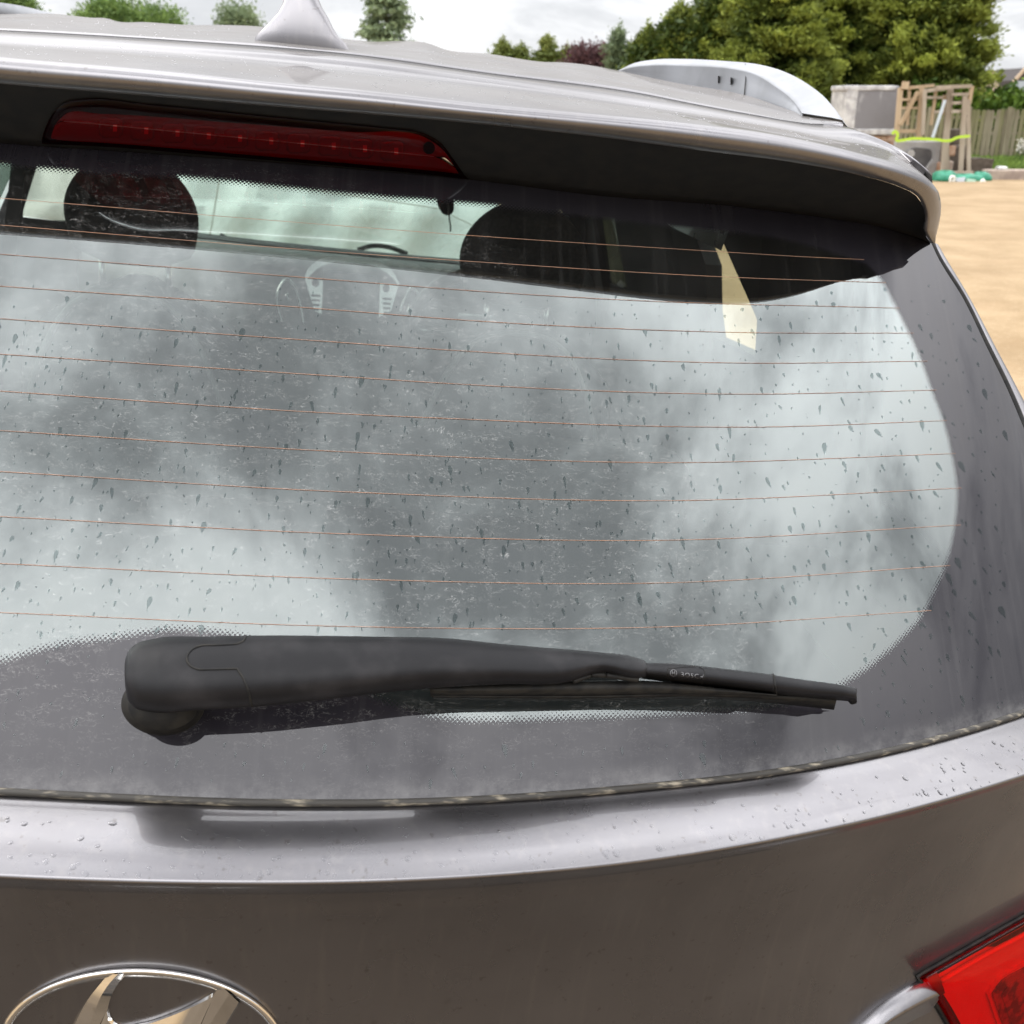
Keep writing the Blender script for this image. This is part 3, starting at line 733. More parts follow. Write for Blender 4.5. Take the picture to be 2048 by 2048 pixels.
# pivot boot
bt = []
for r, off in ((84, 0.0), (82, 0.006), (77, 0.008), (76, 0.022), (71, 0.024), (69, 0.046), (0.1, 0.048)):
    w4 = np.linspace(0, 2*math.pi, 49)[:-1]
    bt.append(wsurf(326 + r*np.cos(w4), 1409 + 0.74*r*np.sin(w4), np.full(48, off)))
bt = np.asarray(bt)
bo = carm('pivot_boot', bt.reshape(-1, 3), grid_faces(len(bt), 48, wrap=True), M['rubber'], wiper, fix=True)
def slab(name, top, bot, offs, mat, n=50, thick=0.010, ends=True):
    t, b = trace(top, n), trace(bot, n)
    rs = []
    for f, off in offs:
        q = lerp(t, b, f); rs.append(wsurf(q[:, 0], q[:, 1], np.full(n, off)))
    m0 = lerp(t, b, 0.5)
    rs.append(wsurf(m0[:, 0], m0[:, 1], np.full(n, max(offs[0][1] - thick, 0.0005))))
    c = np.asarray(rs + [rs[0]])
    k = c.shape[0] - 1
    V = c[:k].reshape(-1, 3)
    Fc = grid_faces(k, n) + [((k-1)*n + j, (k-1)*n + j + 1, j + 1, j) for j in range(n - 1)]
    if ends: Fc += [tuple(i*n for i in range(k)), tuple(i*n + n - 1 for i in range(k))[::-1]]
    return carm(name, V, Fc, mat, wiper, fix=True)
HOFF = [(0, 0.062), (0.06, 0.069), (0.30, 0.072), (0.56, 0.073), (0.66, 0.067), (1.0, 0.040)]
hold = slab('blade_holder', [(1283,1325),(1350,1327),(1420,1334),(1546,1349)], [(1283,1357),(1350,1367),(1420,1375),(1550,1391)], HOFF, M['wiper'], thick=0.02)
slab('blade_end_cap', [(1547,1350),(1620,1361),(1690,1371),(1713,1376)], [(1551,1391),(1640,1399),(1690,1402),(1714,1405)], [(0, 0.053), (0.06, 0.060), (0.5, 0.063), (0.75, 0.055), (1.0, 0.030)], M['wiper'], thick=0.02)
sp_ = trace([(1546,1349),(1549,1368),(1552,1391)], 14); V, Fc = tube_mesh(wsurf(sp_[:, 0], sp_[:, 1], np.interp(sp_[:, 1], [1349, 1352, 1372, 1391], [0.055, 0.063, 0.066, 0.034])), 0.0011, 6); carm('cap_joint', V, Fc, M['rubber'], wiper)
tip = slab('blade_tip_clip', [(1696,1378),(1704,1377),(1714,1378)], [(1694,1400),(1703,1409),(1713,1407)], [(0, 0.048), (0.5, 0.053), (1.0, 0.030)], M['rubber'], n=12)
slab('blade', [(858,1372),(1000,1368),(1150,1362),(1300,1362),(1440,1376),(1552,1389)], [(862,1393),(1000,1395),(1150,1396),(1300,1394),(1450,1392),(1556,1393)], [(0, 0.044), (0.1, 0.053), (0.6, 0.052), (1.0, 0.026)], M['rubber'], thick=0.024)
slab('rubber_strip', [(860,1391),(1150,1392),(1450,1388),(1600,1393),(1674,1397)], [(872,1400),(1150,1402),(1450,1400),(1600,1412),(1668,1420)], [(0, 0.036), (0.5, 0.020), (1.0, 0.003)], M['rubber'], thick=0.006)
for q0, q1 in (((1146,1362),(1180,1350)), ((1183,1349),(1210,1350)), ((1212,1350),(1276,1359))):
    pts = trace([q0, q1], 8); V, Fc = tube_mesh(wsurf(pts[:, 0], pts[:, 1], np.full(8, 0.064)), 0.0022, 6); carm('arm_hook', V, Fc, M['rubber'], wiper)
# raised panel and maker's lettering on the holder
pan = trace([(1336,1336),(1409,1344),(1408,1361),(1336,1353),(1336,1336)], 60)
pan_px = pan
def hold_off(px, py):
    yt = np.interp(px, [1283, 1350, 1420, 1546], [1325, 1327, 1334, 1349]); yb = np.interp(px, [1283, 1350, 1420, 1550], [1357, 1367, 1375, 1391])
    return np.interp((py - yt) / (yb - yt), [f for f, _ in HOFF], [o for _, o in HOFF])
def text_on(string, px, py, h_px, slope, name, parent, mat, off):
    cu = bpy.data.curves.new('t', 'FONT'); cu.body = string; cu.size = 1; cu.space_character = 1.15; cu.extrude = 0.02; cu.resolution_u = 2
    to = bpy.data.objects.new('t', cu); COL.objects.link(to)
    dg = bpy.context.evaluated_depsgraph_get(); dg.update()
    tm = bpy.data.meshes.new_from_object(to.evaluated_get(dg))
    v = np.zeros(len(tm.vertices) * 3); tm.vertices.foreach_get('co', v); v = v.reshape(-1, 3)
    bpy.data.objects.remove(to); bpy.data.curves.remove(cu)
    X = px + v[:, 0] * h_px / 0.72; Yp = py - v[:, 1] * h_px / 0.72 + slope * (X - px)
    c = wsurf(X, Yp, off(X, Yp) + np.where(v[:, 2] > 0, 0.0005, 0.0))
    fs = [tuple(p.vertices) for p in tm.polygons]
    return carm(name, c, fs, mat, parent, smooth=False)
V, Fc = tube_mesh(wsurf(pan_px[:, 0], pan_px[:, 1], hold_off(pan_px[:, 0], pan_px[:, 1]) + 0.0001), 0.00032, 5); carm('letter_panel', V, Fc, M['rubber'], hold)
text_on('BOSCH', 1361, 1353.0, 9.5, 0.115, 'lettering', hold, M['letter'], hold_off)
lg = np.stack([1347 + 6.5*np.cos(w_), 1346 + 6.5*np.sin(w_)], 1)
lg = np.vstack([lg, lg[:1]])
parts = [tube_mesh(wsurf(lg[:, 0], lg[:, 1], hold_off(lg[:, 0], lg[:, 1]) + 0.0003), 0.00026, 5)]
for dx in (-2.5, 2.5):
    a_ = trace([(1347 + dx, 1341.5), (1347 + dx, 1350.5)], 4); parts.append(tube_mesh(wsurf(a_[:, 0], a_[:, 1], hold_off(a_[:, 0], a_[:, 1]) + 0.0003), 0.00026, 5))
a_ = trace([(1344.5, 1346), (1349.5, 1346)], 4); parts.append(tube_mesh(wsurf(a_[:, 0], a_[:, 1], hold_off(a_[:, 0], a_[:, 1]) + 0.0003), 0.00026, 5))
carm('maker_mark', *merge(parts), M['letter'], hold)
# ------------------------------------------------------------------ body sides beyond the glass
sil = P(*trace([(1869,489,1.080),(1902,540,1.070),(1950,626,1.045),(2000,715,1.020),(2048,801,0.995),(2120,940,0.960),(2210,1130,0.920),(2270,1300,0.890),(2290,1400,0.870)], 80).T)
inn = RE3 + np.array([0.010, 0.012, 0.0])
inn2 = RE3 + np.array([0.006, 0.03, -0.002])
qrow = [inn2, inn, lerp(inn, sil, 0.5) + np.array([0.002, -0.004, 0]), sil, sil + np.array([0.012, 0.05, 0])]
quarter = loft('quarter_panel', qrow, M['paint'], flip=True)
def side_pt(s, y, z):                        # plane of the cabin side
    return np.array([s * np.interp(z, [-0.6, -0.5, -0.02], [0.84, 0.83, 0.62]), y, z])
for s in (1, -1):
    nm = lambda pts: [side_pt(s, y, z) for y, z in pts]
    def panel(name, pts, mat, inner=True):
        f = np.array(nm(pts)); b = f - np.array([s * 0.03, 0, 0])
        return carm(name, *prism(f, b), mat, smooth=False, fix=True)
    # cabin side: pillars and roof bow round the window openings
    if s > 0:
        panel('cabin_pillar', [(1.16,-0.6),(1.12,-0.10),(1.35,-0.03),(1.64,-0.03),(1.665,-0.140),(1.555,-0.250),(1.515,-0.318),(1.51,-1.22),(1.16,-1.22)], M['cabin'])
        panel('roof_bow', [(1.66,-0.03),(3.1,-0.03),(3.1,-0.10),(2.5,-0.15),(2.0,-0.17),(1.665,-0.140)], M['cabin'])
        panel('cabin_pillar', [(1.86,-0.6),(1.87,-0.30),(1.80,-0.21),(1.84,-0.15),(2.62,-0.14),(2.66,-0.6)], M['cabin'])
        panel('cabin_pillar', [(3.12,-0.6),(2.92,-0.11),(3.05,-0.03),(3.35,-0.6)], M['cabin'])
        panel('door_waist', [(1.51,-1.22),(1.515,-0.317),(2.02,-0.364),(2.6,-0.40),(3.4,-0.47),(3.4,-1.22)], M['cabin'])
        panel('side_window', [(1.52,-0.317),(1.558,-0.250),(1.668,-0.142),(2.02,-0.17),(2.02,-0.362)], M['sideglass'])
        panel('side_window', [(2.66,-0.40),(2.62,-0.14),(2.92,-0.11),(3.08,-0.44)], M['privacyglass'])
        V, Fc = tube_mesh(resamp([side_pt(1,1.60,-0.345) - np.array([0.015,0,0]), side_pt(1,1.565,-0.255) - np.array([0.015,0,0])], 6), 0.006, 6)
        carm('window_divider', V, Fc, M['cabin'])
    else:
        panel('cabin_pillar', [(1.16,-1.22),(1.12,-0.10),(1.35,-0.03),(1.60,-0.03),(1.66,-0.15),(1.57,-0.30),(1.57,-1.22)], M['cabin'])
        panel('roof_bow', [(1.60,-0.03),(2.56,-0.02),(2.52,-0.16),(2.40,-0.155),(1.66,-0.15)], M['cabin'])
        panel('cabin_pillar', [(2.40,-0.155),(2.52,-0.16),(2.57,-0.33),(2.5,-0.36),(2.46,-1.22),(2.34,-1.22)], M['cabin'])
        panel('door_waist', [(1.57,-1.22),(1.57,-0.325),(2.36,-0.365),(2.36,-1.22)], M['cabin'])
        panel('side_window', [(1.575,-0.322),(1.577,-0.30),(1.665,-0.152),(2.40,-0.158),(2.36,-0.362)], M['tintglass'])
        panel('roof_bow', [(2.5,-0.03),(3.3,-0.03),(3.3,-0.10),(2.5,-0.17)], M['cabin'])
        panel('cabin_pillar', [(3.14,-0.6),(3.12,-0.40),(2.95,-0.12),(3.05,-0.03),(3.35,-0.6)], M['cabin'])
        panel('door_waist', [(2.45,-1.22),(2.52,-0.34),(2.95,-0.40),(3.4,-0.45),(3.4,-1.22)], M['cabin'])
        panel('side_window', [(2.55,-0.34),(2.50,-0.165),(2.94,-0.11),(3.10,-0.42)], M['sideglass'])
    ed = RE3[:-4] * np.array([s, 1, 1])
    tz = ed[:, 2]
    tx = s * (np.interp(tz, [-0.6, -0.5, -0.02], [0.84, 0.83, 0.62]) - 0.02)
    tr0 = ed + np.array([-0.05*s, 0.012, 0])
    tr1 = np.stack([tx, np.full(len(ed), 1.22), tz - 0.02], 1)
    tr2 = np.stack([tx, np.full(len(ed), 1.42), tz - 0.03], 1)
    loft('pillar_trim', [ed + np.array([0, 0.012, 0]), tr0, lerp(tr0, tr1, 0.5), tr1, tr2], M['cabin'])
    # body skin below the waist and the outer greenhouse
    ys = np.linspace(0.78, 4.75, 60)
    hw = 0.91 - 0.10*np.clip((1.1 - ys)/0.5, 0, 1)**2 - 0.16*np.clip((ys - 3.9)/0.9, 0, 1)**2
    rws = []
    for z, dx in ((-0.52, -0.05), (-0.60, -0.012), (-0.75, 0.0), (-0.95, -0.005), (-1.15, -0.02), (-1.30, -0.06)):
        rws.append(np.stack([s * (hw + dx), ys, np.full(60, z) - 0.10*np.clip((ys - 3.3)/1.4, 0, 1)*(z > -0.7)], 1))
    loft('body_side', rws, M['paint'], flip=(s < 0))
    for yc in (1.35, 3.95):
        wv = []
        for rr_, xo in ((0.20,-0.06),(0.32,-0.06),(0.345,-0.04),(0.345,0.02),(0.32,0.03),(0.225,0.025),(0.21,0.0),(0.05,0.01)):
            wv.append(np.stack([np.full(32, s*(0.86 + xo)), yc + rr_*np.cos(np.linspace(0,2*math.pi,33)[:-1]), -1.225 + rr_*np.sin(np.linspace(0,2*math.pi,33)[:-1])], 1))
        wv = np.asarray(wv)
        wo_ = carm('wheel', wv[:6].reshape(-1, 3), grid_faces(6, 32, wrap=True), M['tyre'], fix=True)
        carm('rim', wv[5:].reshape(-1, 3), grid_faces(3, 32, wrap=True), M['alloy'], wo_, fix=True)
for s in (1, -1):                            # rear corners between tailgate panel and body side
    rws = []
    for z in np.linspace(-0.40, -1.06, 16):
        xq = 0.74
        a_ = np.array([xq, float(panelY(xq, z)) + 0.03, z]) if z < -0.47 else np.array([0.79, 0.80 - (z + 0.47)*0.2, z])
        b_ = np.array([0.905 - 0.10*np.clip((1.1 - 1.02)/0.5, 0, 1)**2 - (0.05 if z > -0.53 else 0.0), 1.02, z])
        m_ = np.array([0.86, 0.78, z]) if z < -0.47 else lerp(a_, b_, 0.5) + np.array([0.02, 0, 0])
        tt = np.linspace(0, 1, 10)[:, None]
        q = (1-tt)**2*a_ + 2*tt*(1-tt)*m_ + tt**2*b_
        rws.append(q * np.array([s, 1, 1]))
    loft('rear_corner', rws, M['paint'], flip=(s < 0))
# bonnet, front and cabin shell
yb = np.linspace(3.35, 4.75, 12)
bon = [np.stack([np.linspace(-1, 1, 30) * (0.80 - 0.10*np.clip((y-3.9)/0.9, 0, 1)**2), np.full(30, y), -0.53 - 0.12*((y-3.35)/1.4)**1.5 - 0.03*np.linspace(-1,1,30)**2], 1) for y in yb]
bon += [bon[-1] + np.array([0, 0.05, -0.10]), bon[-1] + np.array([0, 0.09, -0.35]), bon[-1] + np.array([0, 0.06, -0.62])]
loft('bonnet', bon, M['paint'])
carm('cabin_floor', *box_mesh((0, 2.2, -1.22), (1.5, 3.0, 0.05)), M['cabin'], smooth=False)
hl = [np.stack([np.linspace(-0.62, 0.62, 20), np.full(20, y), z - 0.03*np.linspace(-1,1,20)**2], 1) for y, z in ((1.14,-0.030),(1.4,-0.005),(2.0,0.01),(2.7,-0.02),(3.05,-0.06))]
loft('headliner', hl, M['liner'])
carm('tailgate_inner', *merge([box_mesh((0, 0.78, -0.66), (1.25, 0.05, 0.36)), box_mesh((-0.63, 1.0, -0.66), (0.2, 0.5, 0.5)), box_mesh((0.66, 1.0, -0.70), (0.12, 0.4, 0.42)), box_mesh((0.775, 1.02, -0.80), (0.05, 0.50, 0.80))]), M['cabin'], smooth=False)
wsv = [np.array([x, y - 0.06*(1 - (x/0.7)**2)*0, z]) for x, y, z in ((-0.70,3.35,-0.47),(0.70,3.35,-0.47),(0.58,2.98,-0.07),(-0.58,2.98,-0.07))]
carm('windscreen', *prism(wsv, [v + np.array([0, 0.006, 0.004]) for v in wsv]), M['windscreen'], smooth=False, fix=True)
for s in (1, -1):
    V, Fc = tube_mesh(resamp([np.array([s*0.74,3.37,-0.50]), np.array([s*0.60,2.97,-0.05])], 8), 0.045, 8); carm('windscreen_pillar', V, Fc, M['cabin'])
carm('windscreen_header', *box_mesh((0, 2.98, -0.05), (1.2, 0.08, 0.05)), M['cabin'], smooth=False)
# dashboard
dash_prof = [(3.36,-0.475),(3.20,-0.437),(3.08,-0.442),(2.98,-0.47),(2.92,-0.53),(2.92,-0.68),(3.0,-0.95)]
dr = [np.stack([np.linspace(-0.74, 0.74, 30), np.full(30, y) + 0.10*np.linspace(-1,1,30)**2, np.full(30, z)], 1) for y, z in dash_prof]
dash = loft('dashboard', dr, M['dash'])
dt_ = [np.stack([np.linspace(-0.72, 0.72, 30), np.full(30, y) + 0.10*np.linspace(-1,1,30)**2, np.full(30, z)], 1) for y, z in ((3.30,-0.455),(3.20,-0.4335),(3.13,-0.437))]
loft('dash_pad', dt_, M['dashtop'], dash)
def dpx(pts, Y, n=None):
    q = np.asarray(pts, float) if n is None else trace(pts, n)
    p = P(q[:, 0], q[:, 1], np.full(len(q), Y))
    if Y < 3: p[:, 1] += 0.16 * (p[:, 2] + 0.47)      # the console face leans back
    return p
def dtube(name, pts, Y, r, mat, n=40, parent=None):
    V, Fc = tube_mesh(dpx(pts, Y, n), r, 7); return carm(name, V, Fc, mat, parent or dash)
bz = [(609,555),(615,540),(636,521),(658,513),(700,514),(755,522),(775,533),(790,550),(799,568)]
bzi = [(612,560),(625,546),(645,532),(665,526),(705,527),(752,534),(768,543),(785,556),(797,570)]
o_px, i_px = trace(bz, 40), trace(bzi, 40)
carm('screen_bezel', *prism(np.vstack([dpx(o_px, 2.86), dpx(i_px[::-1], 2.86)]), np.vstack([dpx(o_px, 2.93), dpx(i_px[::-1], 2.93)])), M['silver'], dash, smooth=False, fix=True)
carm('screen', *prism(dpx([(646,540),(757,552),(757,632),(646,625)], 2.865), dpx([(646,540),(757,552),(757,632),(646,625)], 2.90)), M['screen'], dash, smooth=False, fix=True)
for sd_ in ([(610,557),(646,561),(644,626),(630,620)], [(760,567),(797,572),(782,620),(758,632)]):
    carm('button_panel', *prism(dpx(sd_, 2.862), dpx(sd_, 2.90)), M['silver'], dash, smooth=False, fix=True)
    q = np.asarray(sd_, float); c_ = q.mean(0)
    kn = np.stack([c_[0] - 2 + 7*np.cos(w_), 565 + (c_[0]-630)*0.08 + 8*np.sin(w_)], 1)
    carm('knob', *prism(dpx(kn, 2.845), dpx(kn, 2.87)), M['screen'], dash, smooth=False, fix=True)
    for r_ in range(4):
        yk = c_[1] - 3 + r_*9
        kk = [(c_[0]-10+r_, yk), (c_[0]+9-r_, yk+1), (c_[0]+8-r_, yk+5), (c_[0]-9+r_, yk+4)]
        carm('button', *prism(dpx(kk, 2.85), dpx(kk, 2.87)), M['dash'], dash, smooth=False, fix=True)
dtube('vent_frame', [(566,643),(555,598),(556,586),(575,560),(590,574),(600,602),(609,646)], 2.86, 0.0055, M['silver'])
dtube('vent_frame', [(800,624),(806,606),(824,578),(838,592),(842,606),(836,640),(830,656)], 2.86, 0.0050, M['silver'])
for vx, vy, dx in ((576, 592, 3), (818, 616, -3)):
    dtube('vent_slat', [(vx - dx, vy - 6), (vx + dx, vy + 9)], 2.86, 0.0055, M['silver'], 6)
# steering wheel (right-hand drive)
sw = []
for w in np.linspace(0, 2*math.pi, 49):
    sw.append(np.array([0.37 + 0.185*math.cos(w), 2.70 - 0.07*math.sin(w), -0.555 + 0.17*math.sin(w)]))
V, Fc = tube_mesh(sw, 0.017, 8, caps=False); stw = carm('steering_wheel', V, Fc, M['dash'])
carm('hub', *box_mesh((0.37, 2.72, -0.56), (0.12, 0.05, 0.10)), M['dash'], stw)
for sx in (-1, 1):
    V, Fc = tube_mesh(resamp([np.array([0.37, 2.72, -0.56]), np.array([0.37 + sx*0.18, 2.705, -0.555])], 5), 0.016, 6); carm('spoke', V, Fc, M['silver'], stw)
# seats
def seat(cx, Y, zt, w, front=True):
    rt = bpy.data.objects.new('seat', None); COL.objects.link(rt); rt.parent = CAR; rt.empty_display_size = 0.1
    rws = []
    hh = 0.20 if front else 0.16
    for t in np.linspace(0, 1, 20):           # headrest: rounded block, narrower at the foot
        z = zt - hh + hh*t
        ww = w * (0.80 + 0.28*math.sin(math.pi*min(t*0.78 + 0.12, 1)))*0.98 * (math.sqrt(max(0.0, 1 - ((t - 0.40)/0.60)**2)) if t > 0.40 else 1)**0.8 * min(1, 0.55 + t*4)
        dd = 0.055 * min(1, 0.5 + 3*t) * min(1, math.sqrt(max(0.0, (1 - t)/0.15)) if t > 0.85 else 1)
        ring = []
        for q in np.linspace(0, 2*math.pi, 29)[:-1]:
            c, s_ = math.cos(q), math.sin(q)
            ring.append(np.array([cx + ww/2*math.copysign(abs(c)**0.6, c), Y + 0.03 - 0.03*t + dd*math.copysign(abs(s_)**0.7, s_), z]))
        rws.append(ring)
    hd = loft('headrest', rws, M['fabric'], rt, wrap=True, fix=True)
    for s in (-1, 1):
        V, Fc = tube_mesh([np.array([cx + s*0.06, Y + 0.03, zt - hh - 0.07]), np.array([cx + s*0.06, Y + 0.03, zt - hh + 0.02])], 0.006, 6)
        carm('headrest_post', V, Fc, M['silver'], rt)
    rws = []
    zb = zt - hh - 0.03
    for t in np.linspace(0, 1, 22):
        z = zb - 0.62*(1 - t)
        ww = (0.50 - 0.10*t) * min(1, math.sqrt(max(0.0, (1 - t)/0.20)) if t > 0.80 else 1)
        ww = max(ww, 0.06)
        yy = Y + 0.02 + 0.10*(1-t)*(1 if front else -0.3)
        ring = []
        for q in np.linspace(0, 2*math.pi, 33)[:-1]:
            c, s_ = math.cos(q), math.sin(q)
            ring.append(np.array([cx + ww/2*math.copysign(abs(c)**0.5, c), yy + 0.075*math.copysign(abs(s_)**0.6, s_), z]))
        rws.append(ring)
    loft('backrest', rws, M['fabric'], rt, wrap=True, fix=True)
    pz = []
    for t in np.linspace(-1, 1, 30):
        pz.append(np.array([cx + 0.20*t, Y - 0.06, zb - 0.30*abs(t)**3.0 - 0.01]))
    V, Fc = tube_mesh(pz, 0.006, 6); carm('piping', V, Fc, M['seatedge'], rt)
    cu_ = carm('cushion', *box_mesh((cx, Y + 0.36, zb - 0.60), (0.50, 0.5, 0.14)), M['fabric'], rt)
    bevel(cu_, 0.05, 3)
seat(-0.352, 2.0, -0.140, 0.222)
seat(0.378, 2.0, -0.150, 0.235)
rb = bevel(carm('rear_bench', *box_mesh((0, 1.62, -0.75), (1.30, 0.14, 0.50)), M['fabric']), 0.05, 3)
carm('bench_cushion', *box_mesh((0, 1.86, -1.0), (1.30, 0.45, 0.16)), M['fabric'], rb)
carm('parcel_shelf', *box_mesh((0, 1.28, -0.62), (1.15, 0.50, 0.03)), M['cabin'], smooth=False)
# pendant hanging behind the windscreen
pe = empty('air_freshener', CAMP + EX*0 + EY*2.8, 'dark oval pendant with a thin stem hanging behind the windscreen', 'air freshener')
pe.rotation_euler = CAR.rotation_euler
def pend(px_l, Y, dY): 
    q = np.asarray(px_l, float)
    f = P(q[:, 0], q[:, 1], np.full(len(q), Y)) + np.array([XC, 0, 0]) - np.array([0, 2.8, 0])
    return f, f + np.array([0, dY, 0])
pd = trace([(876,392),(874,402),(879,418),(888,429),(898,431),(906,424),(908,408),(905,394),(890,386),(876,392)], 30)[:-1]
a_, b_ = pend(pd, 2.8, 0.02); link('pendant_body', *prism(a_, b_), M['rubber'], pe, smooth=False, fix=True)
a_, b_ = pend([(895,405),(899,406),(900,430),(895,430)], 2.795, 0.004); link('pendant_label', *prism(a_, b_), M['lampgrey'], pe, smooth=False, fix=True)
st_, _ = pend([(898,425),(899,440),(901,452),(901,463)], 2.80, 0); V, Fc = tube_mesh(st_, 0.0022, 6); link('stem', V, Fc, M['rubber'], pe)
st_, _ = pend([(890,390),(891,370),(892,345)], 2.80, 0); V, Fc = tube_mesh(st_, 0.0015, 5); link('cord', V, Fc, M['rubber'], pe)
# windscreen wipers outside, seen over the dashboard
for a0, b0 in (([(715,500),(742,492),(776,494),(815,508)],0), ([(440,470),(465,482),(500,488)],0)):
    V, Fc = tube_mesh(dpx(a0, 3.45, 20), 0.008, 6); carm('windscreen_wiper', V, Fc, M['wiper'])
# ------------------------------------------------------------------ water: marks on the glass, beads on the paint
rg = random.Random(11)
def teardrop(px, py, ln, wd, ang, surf, off, n=12):
    w = np.linspace(0, 2*math.pi, n + 1)[:-1]
    t = (1 - np.cos(w)) / 2                       # 0 head .. 1 tail
    wid = np.sin(w) * (1 - t)**0.75 * (0.9 + 0.25*math.sin(px))
    dx = wid * wd; dy = t * ln
    ca, sa = math.cos(ang), math.sin(ang)
    X = px + dx*ca - dy*sa; Yp = py + dx*sa + dy*ca
    return on(X, Yp, surf, off)
mk = []
seen = set()
cnt = 0
while cnt < 1700:
    px, py = rg.uniform(-20, 2010), rg.uniform(560, 1560)
    if py < 590 and rg.random() < 0.6: continue
    xr = np.interp(py, [500, 600, 800, 1000, 1400, 1600], [1840, 1915, 2010, 2090, 2100, 2100])
    if px > xr: continue
    bot = np.interp(px, [0, 600, 1000, 1500, 2048], [1570, 1590, 1580, 1535, 1410])
    if py > bot: continue
    if 250 < px < 1700 and 1255 < py < 1480: continue
    if py > 1290 and px < 1650 and rg.random() < 0.75: continue
    dens = 0.85 if 620 < py < 1300 else 0.55
    dens *= 0.6 if py < 640 else 1
    if rg.random() > dens: continue
    big = rg.random()
    ln = rg.uniform(3, 8) if big < 0.68 else rg.uniform(8, 19) if big < 0.94 else rg.uniform(18, 30)
    wd = ln * rg.uniform(0.14, 0.26) + 0.9
    if py < 640: ln *= 0.5; wd *= 0.9
    ang = 0.42 * (900 - px) / 1000 + rg.gauss(0, 0.16)
    cell_ = (int(px // 15), int(py // 15))
    if any((cell_[0] + i, cell_[1] + j) in seen for i in (-1, 0, 1) for j in (-1, 0, 1)) and rg.random() < 0.85: continue
    seen.add(cell_)
    mk.append((px, py, ln, wd, ang)); cnt += 1
parts = []
for q in mk:
    v = teardrop(*q, glassY, 0.0005)
    parts.append((v, [tuple(range(len(v)))]))
carm('water_mark', *merge(parts), M['mark'], glass, smooth=False, kind='stuff')
def beads(name, n, pick, rmin, rmax, parent):
    pt = []
    for _ in range(n):
        p, nrm_ = pick()
        r = rg.uniform(rmin, rmax) * (1 if rg.random() < 0.8 else 1.5)
        a = unit(np.cross(nrm_, np.array([0.3, 1, 0.2]))); b = np.cross(nrm_, a)
        sq = rg.uniform(0.75, 1.3)
        V = [p + nrm_ * r * 0.2]
        for rr_, h in ((0.6, 0.15), (1.0, -0.02)):
            for s in range(8):
                w = s * math.pi / 4
                V.append(p + r*rr_*(math.cos(w)*a*sq + math.sin(w)*b) + nrm_*r*h)
        Fc = [(0, 1 + s, 1 + (s+1) % 8) for s in range(8)] + [(1 + s, 9 + s, 9 + (s+1) % 8, 1 + (s+1) % 8) for s in range(8)]
        pt.append((V, Fc))
    return carm(name, *merge(pt), M['bead'], parent, kind='stuff')
led_a = np.asarray(led[5:10])
def pick_ledge():
    j = int(rg.random()**0.8 * (NI - 2)); i = rg.randrange(len(led_a) - 1); t = rg.random()
    p = lerp(lerp(led_a[i, j], led_a[i, j+1], t), lerp(led_a[i+1, j], led_a[i+1, j+1], t), rg.random())
    nn = unit(np.cross(led_a[i, j+1] - led_a[i, j], led_a[i+1, j] - led_a[i, j])); nn = nn if nn[2] > 0 else -nn
    return p, nn
beads('rain_bead', 260, pick_ledge, 0.0006, 0.0017, CAR)
rf_a = np.asarray(top_rows[4:7]); ro_a = np.asarray(rrows[1:12])
def pick_roof():
    a = rf_a if rg.random() < 0.6 else ro_a
    j = rg.randrange(NS - 1); i = rg.randrange(len(a) - 1); t = rg.random()
    p = lerp(lerp(a[i, j], a[i, j+1], t), lerp(a[i+1, j], a[i+1, j+1], t), rg.random())
    nn = unit(np.cross(a[i, j+1] - a[i, j], a[i+1, j] - a[i, j])); nn = nn if nn[2] > 0 else -nn
    return p, nn
beads('rain_bead', 700, pick_roof, 0.0006, 0.0014, CAR)
# ------------------------------------------------------------------ ground
def gmat():
    m, nt = newmat('sandy_ground'); k = N(nt)
    b = k.n('ShaderNodeBsdfPrincipled')
    tcn = k.n('ShaderNodeTexCoord').outputs['Object']
    n1 = k.rng(k.noise(tcn, 1.1, 7, 0.68), 0.32, 0.68, 0, 1)
    mpp = k.n('ShaderNodeMapping'); k.put(mpp, 0, tcn); mpp.inputs['Scale'].default_value = (0.8, 2.6, 1); mpp.inputs['Rotation'].default_value = (0, 0, 0.25)
    n2 = k.rng(k.noise(mpp.outputs[0], 1.2, 5, 0.6), 0.45, 0.72, 0, 1)
    n3 = k.noise(tcn, 30, 5, 0.65)
    c = k.mix(n1, (0.200, 0.138, 0.074), (0.280, 0.202, 0.118))
    c = k.mix(k.m('MULTIPLY', n2, 0.35), c, (0.22, 0.145, 0.078))
    c = k.mix(k.m('MULTIPLY', k.rng(n3, 0.5, 0.75, 0, 1), 0.3), c, (0.42, 0.33, 0.22))
    # shade painted into the sand round the car, darkens what the tailgate reflects
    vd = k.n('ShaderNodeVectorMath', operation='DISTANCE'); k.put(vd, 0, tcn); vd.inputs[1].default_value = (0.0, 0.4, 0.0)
    car_shade = k.rng(k.m('ADD', vd.outputs['Value'], k.m('MULTIPLY', k.noise(tcn, 1.6, 5, 0.6), 1.4)), 2.4, 3.1, 1.0, 0.0)
    c = k.mix(k.m('MULTIPLY', car_shade, 0.85), c, k.mix(n1, (0.046, 0.037, 0.029), (0.074, 0.060, 0.047)))
    k.put(b, 'Base Color', c); k.put(b, 'Roughness', 0.9); k.put(b, 'Specular IOR Level', 0.2)
    hh = k.m('ADD', k.m('MULTIPLY', k.noise(tcn, 6, 6, 0.65), 1.0), k.m('MULTIPLY', n3, 0.35))
    k.put(b, 'Normal', k.bump(hh, 0.4, 0.04))
    k.out(b.outputs[0])
    return m
gx0, gy0 = root_loc[0], root_loc[1]
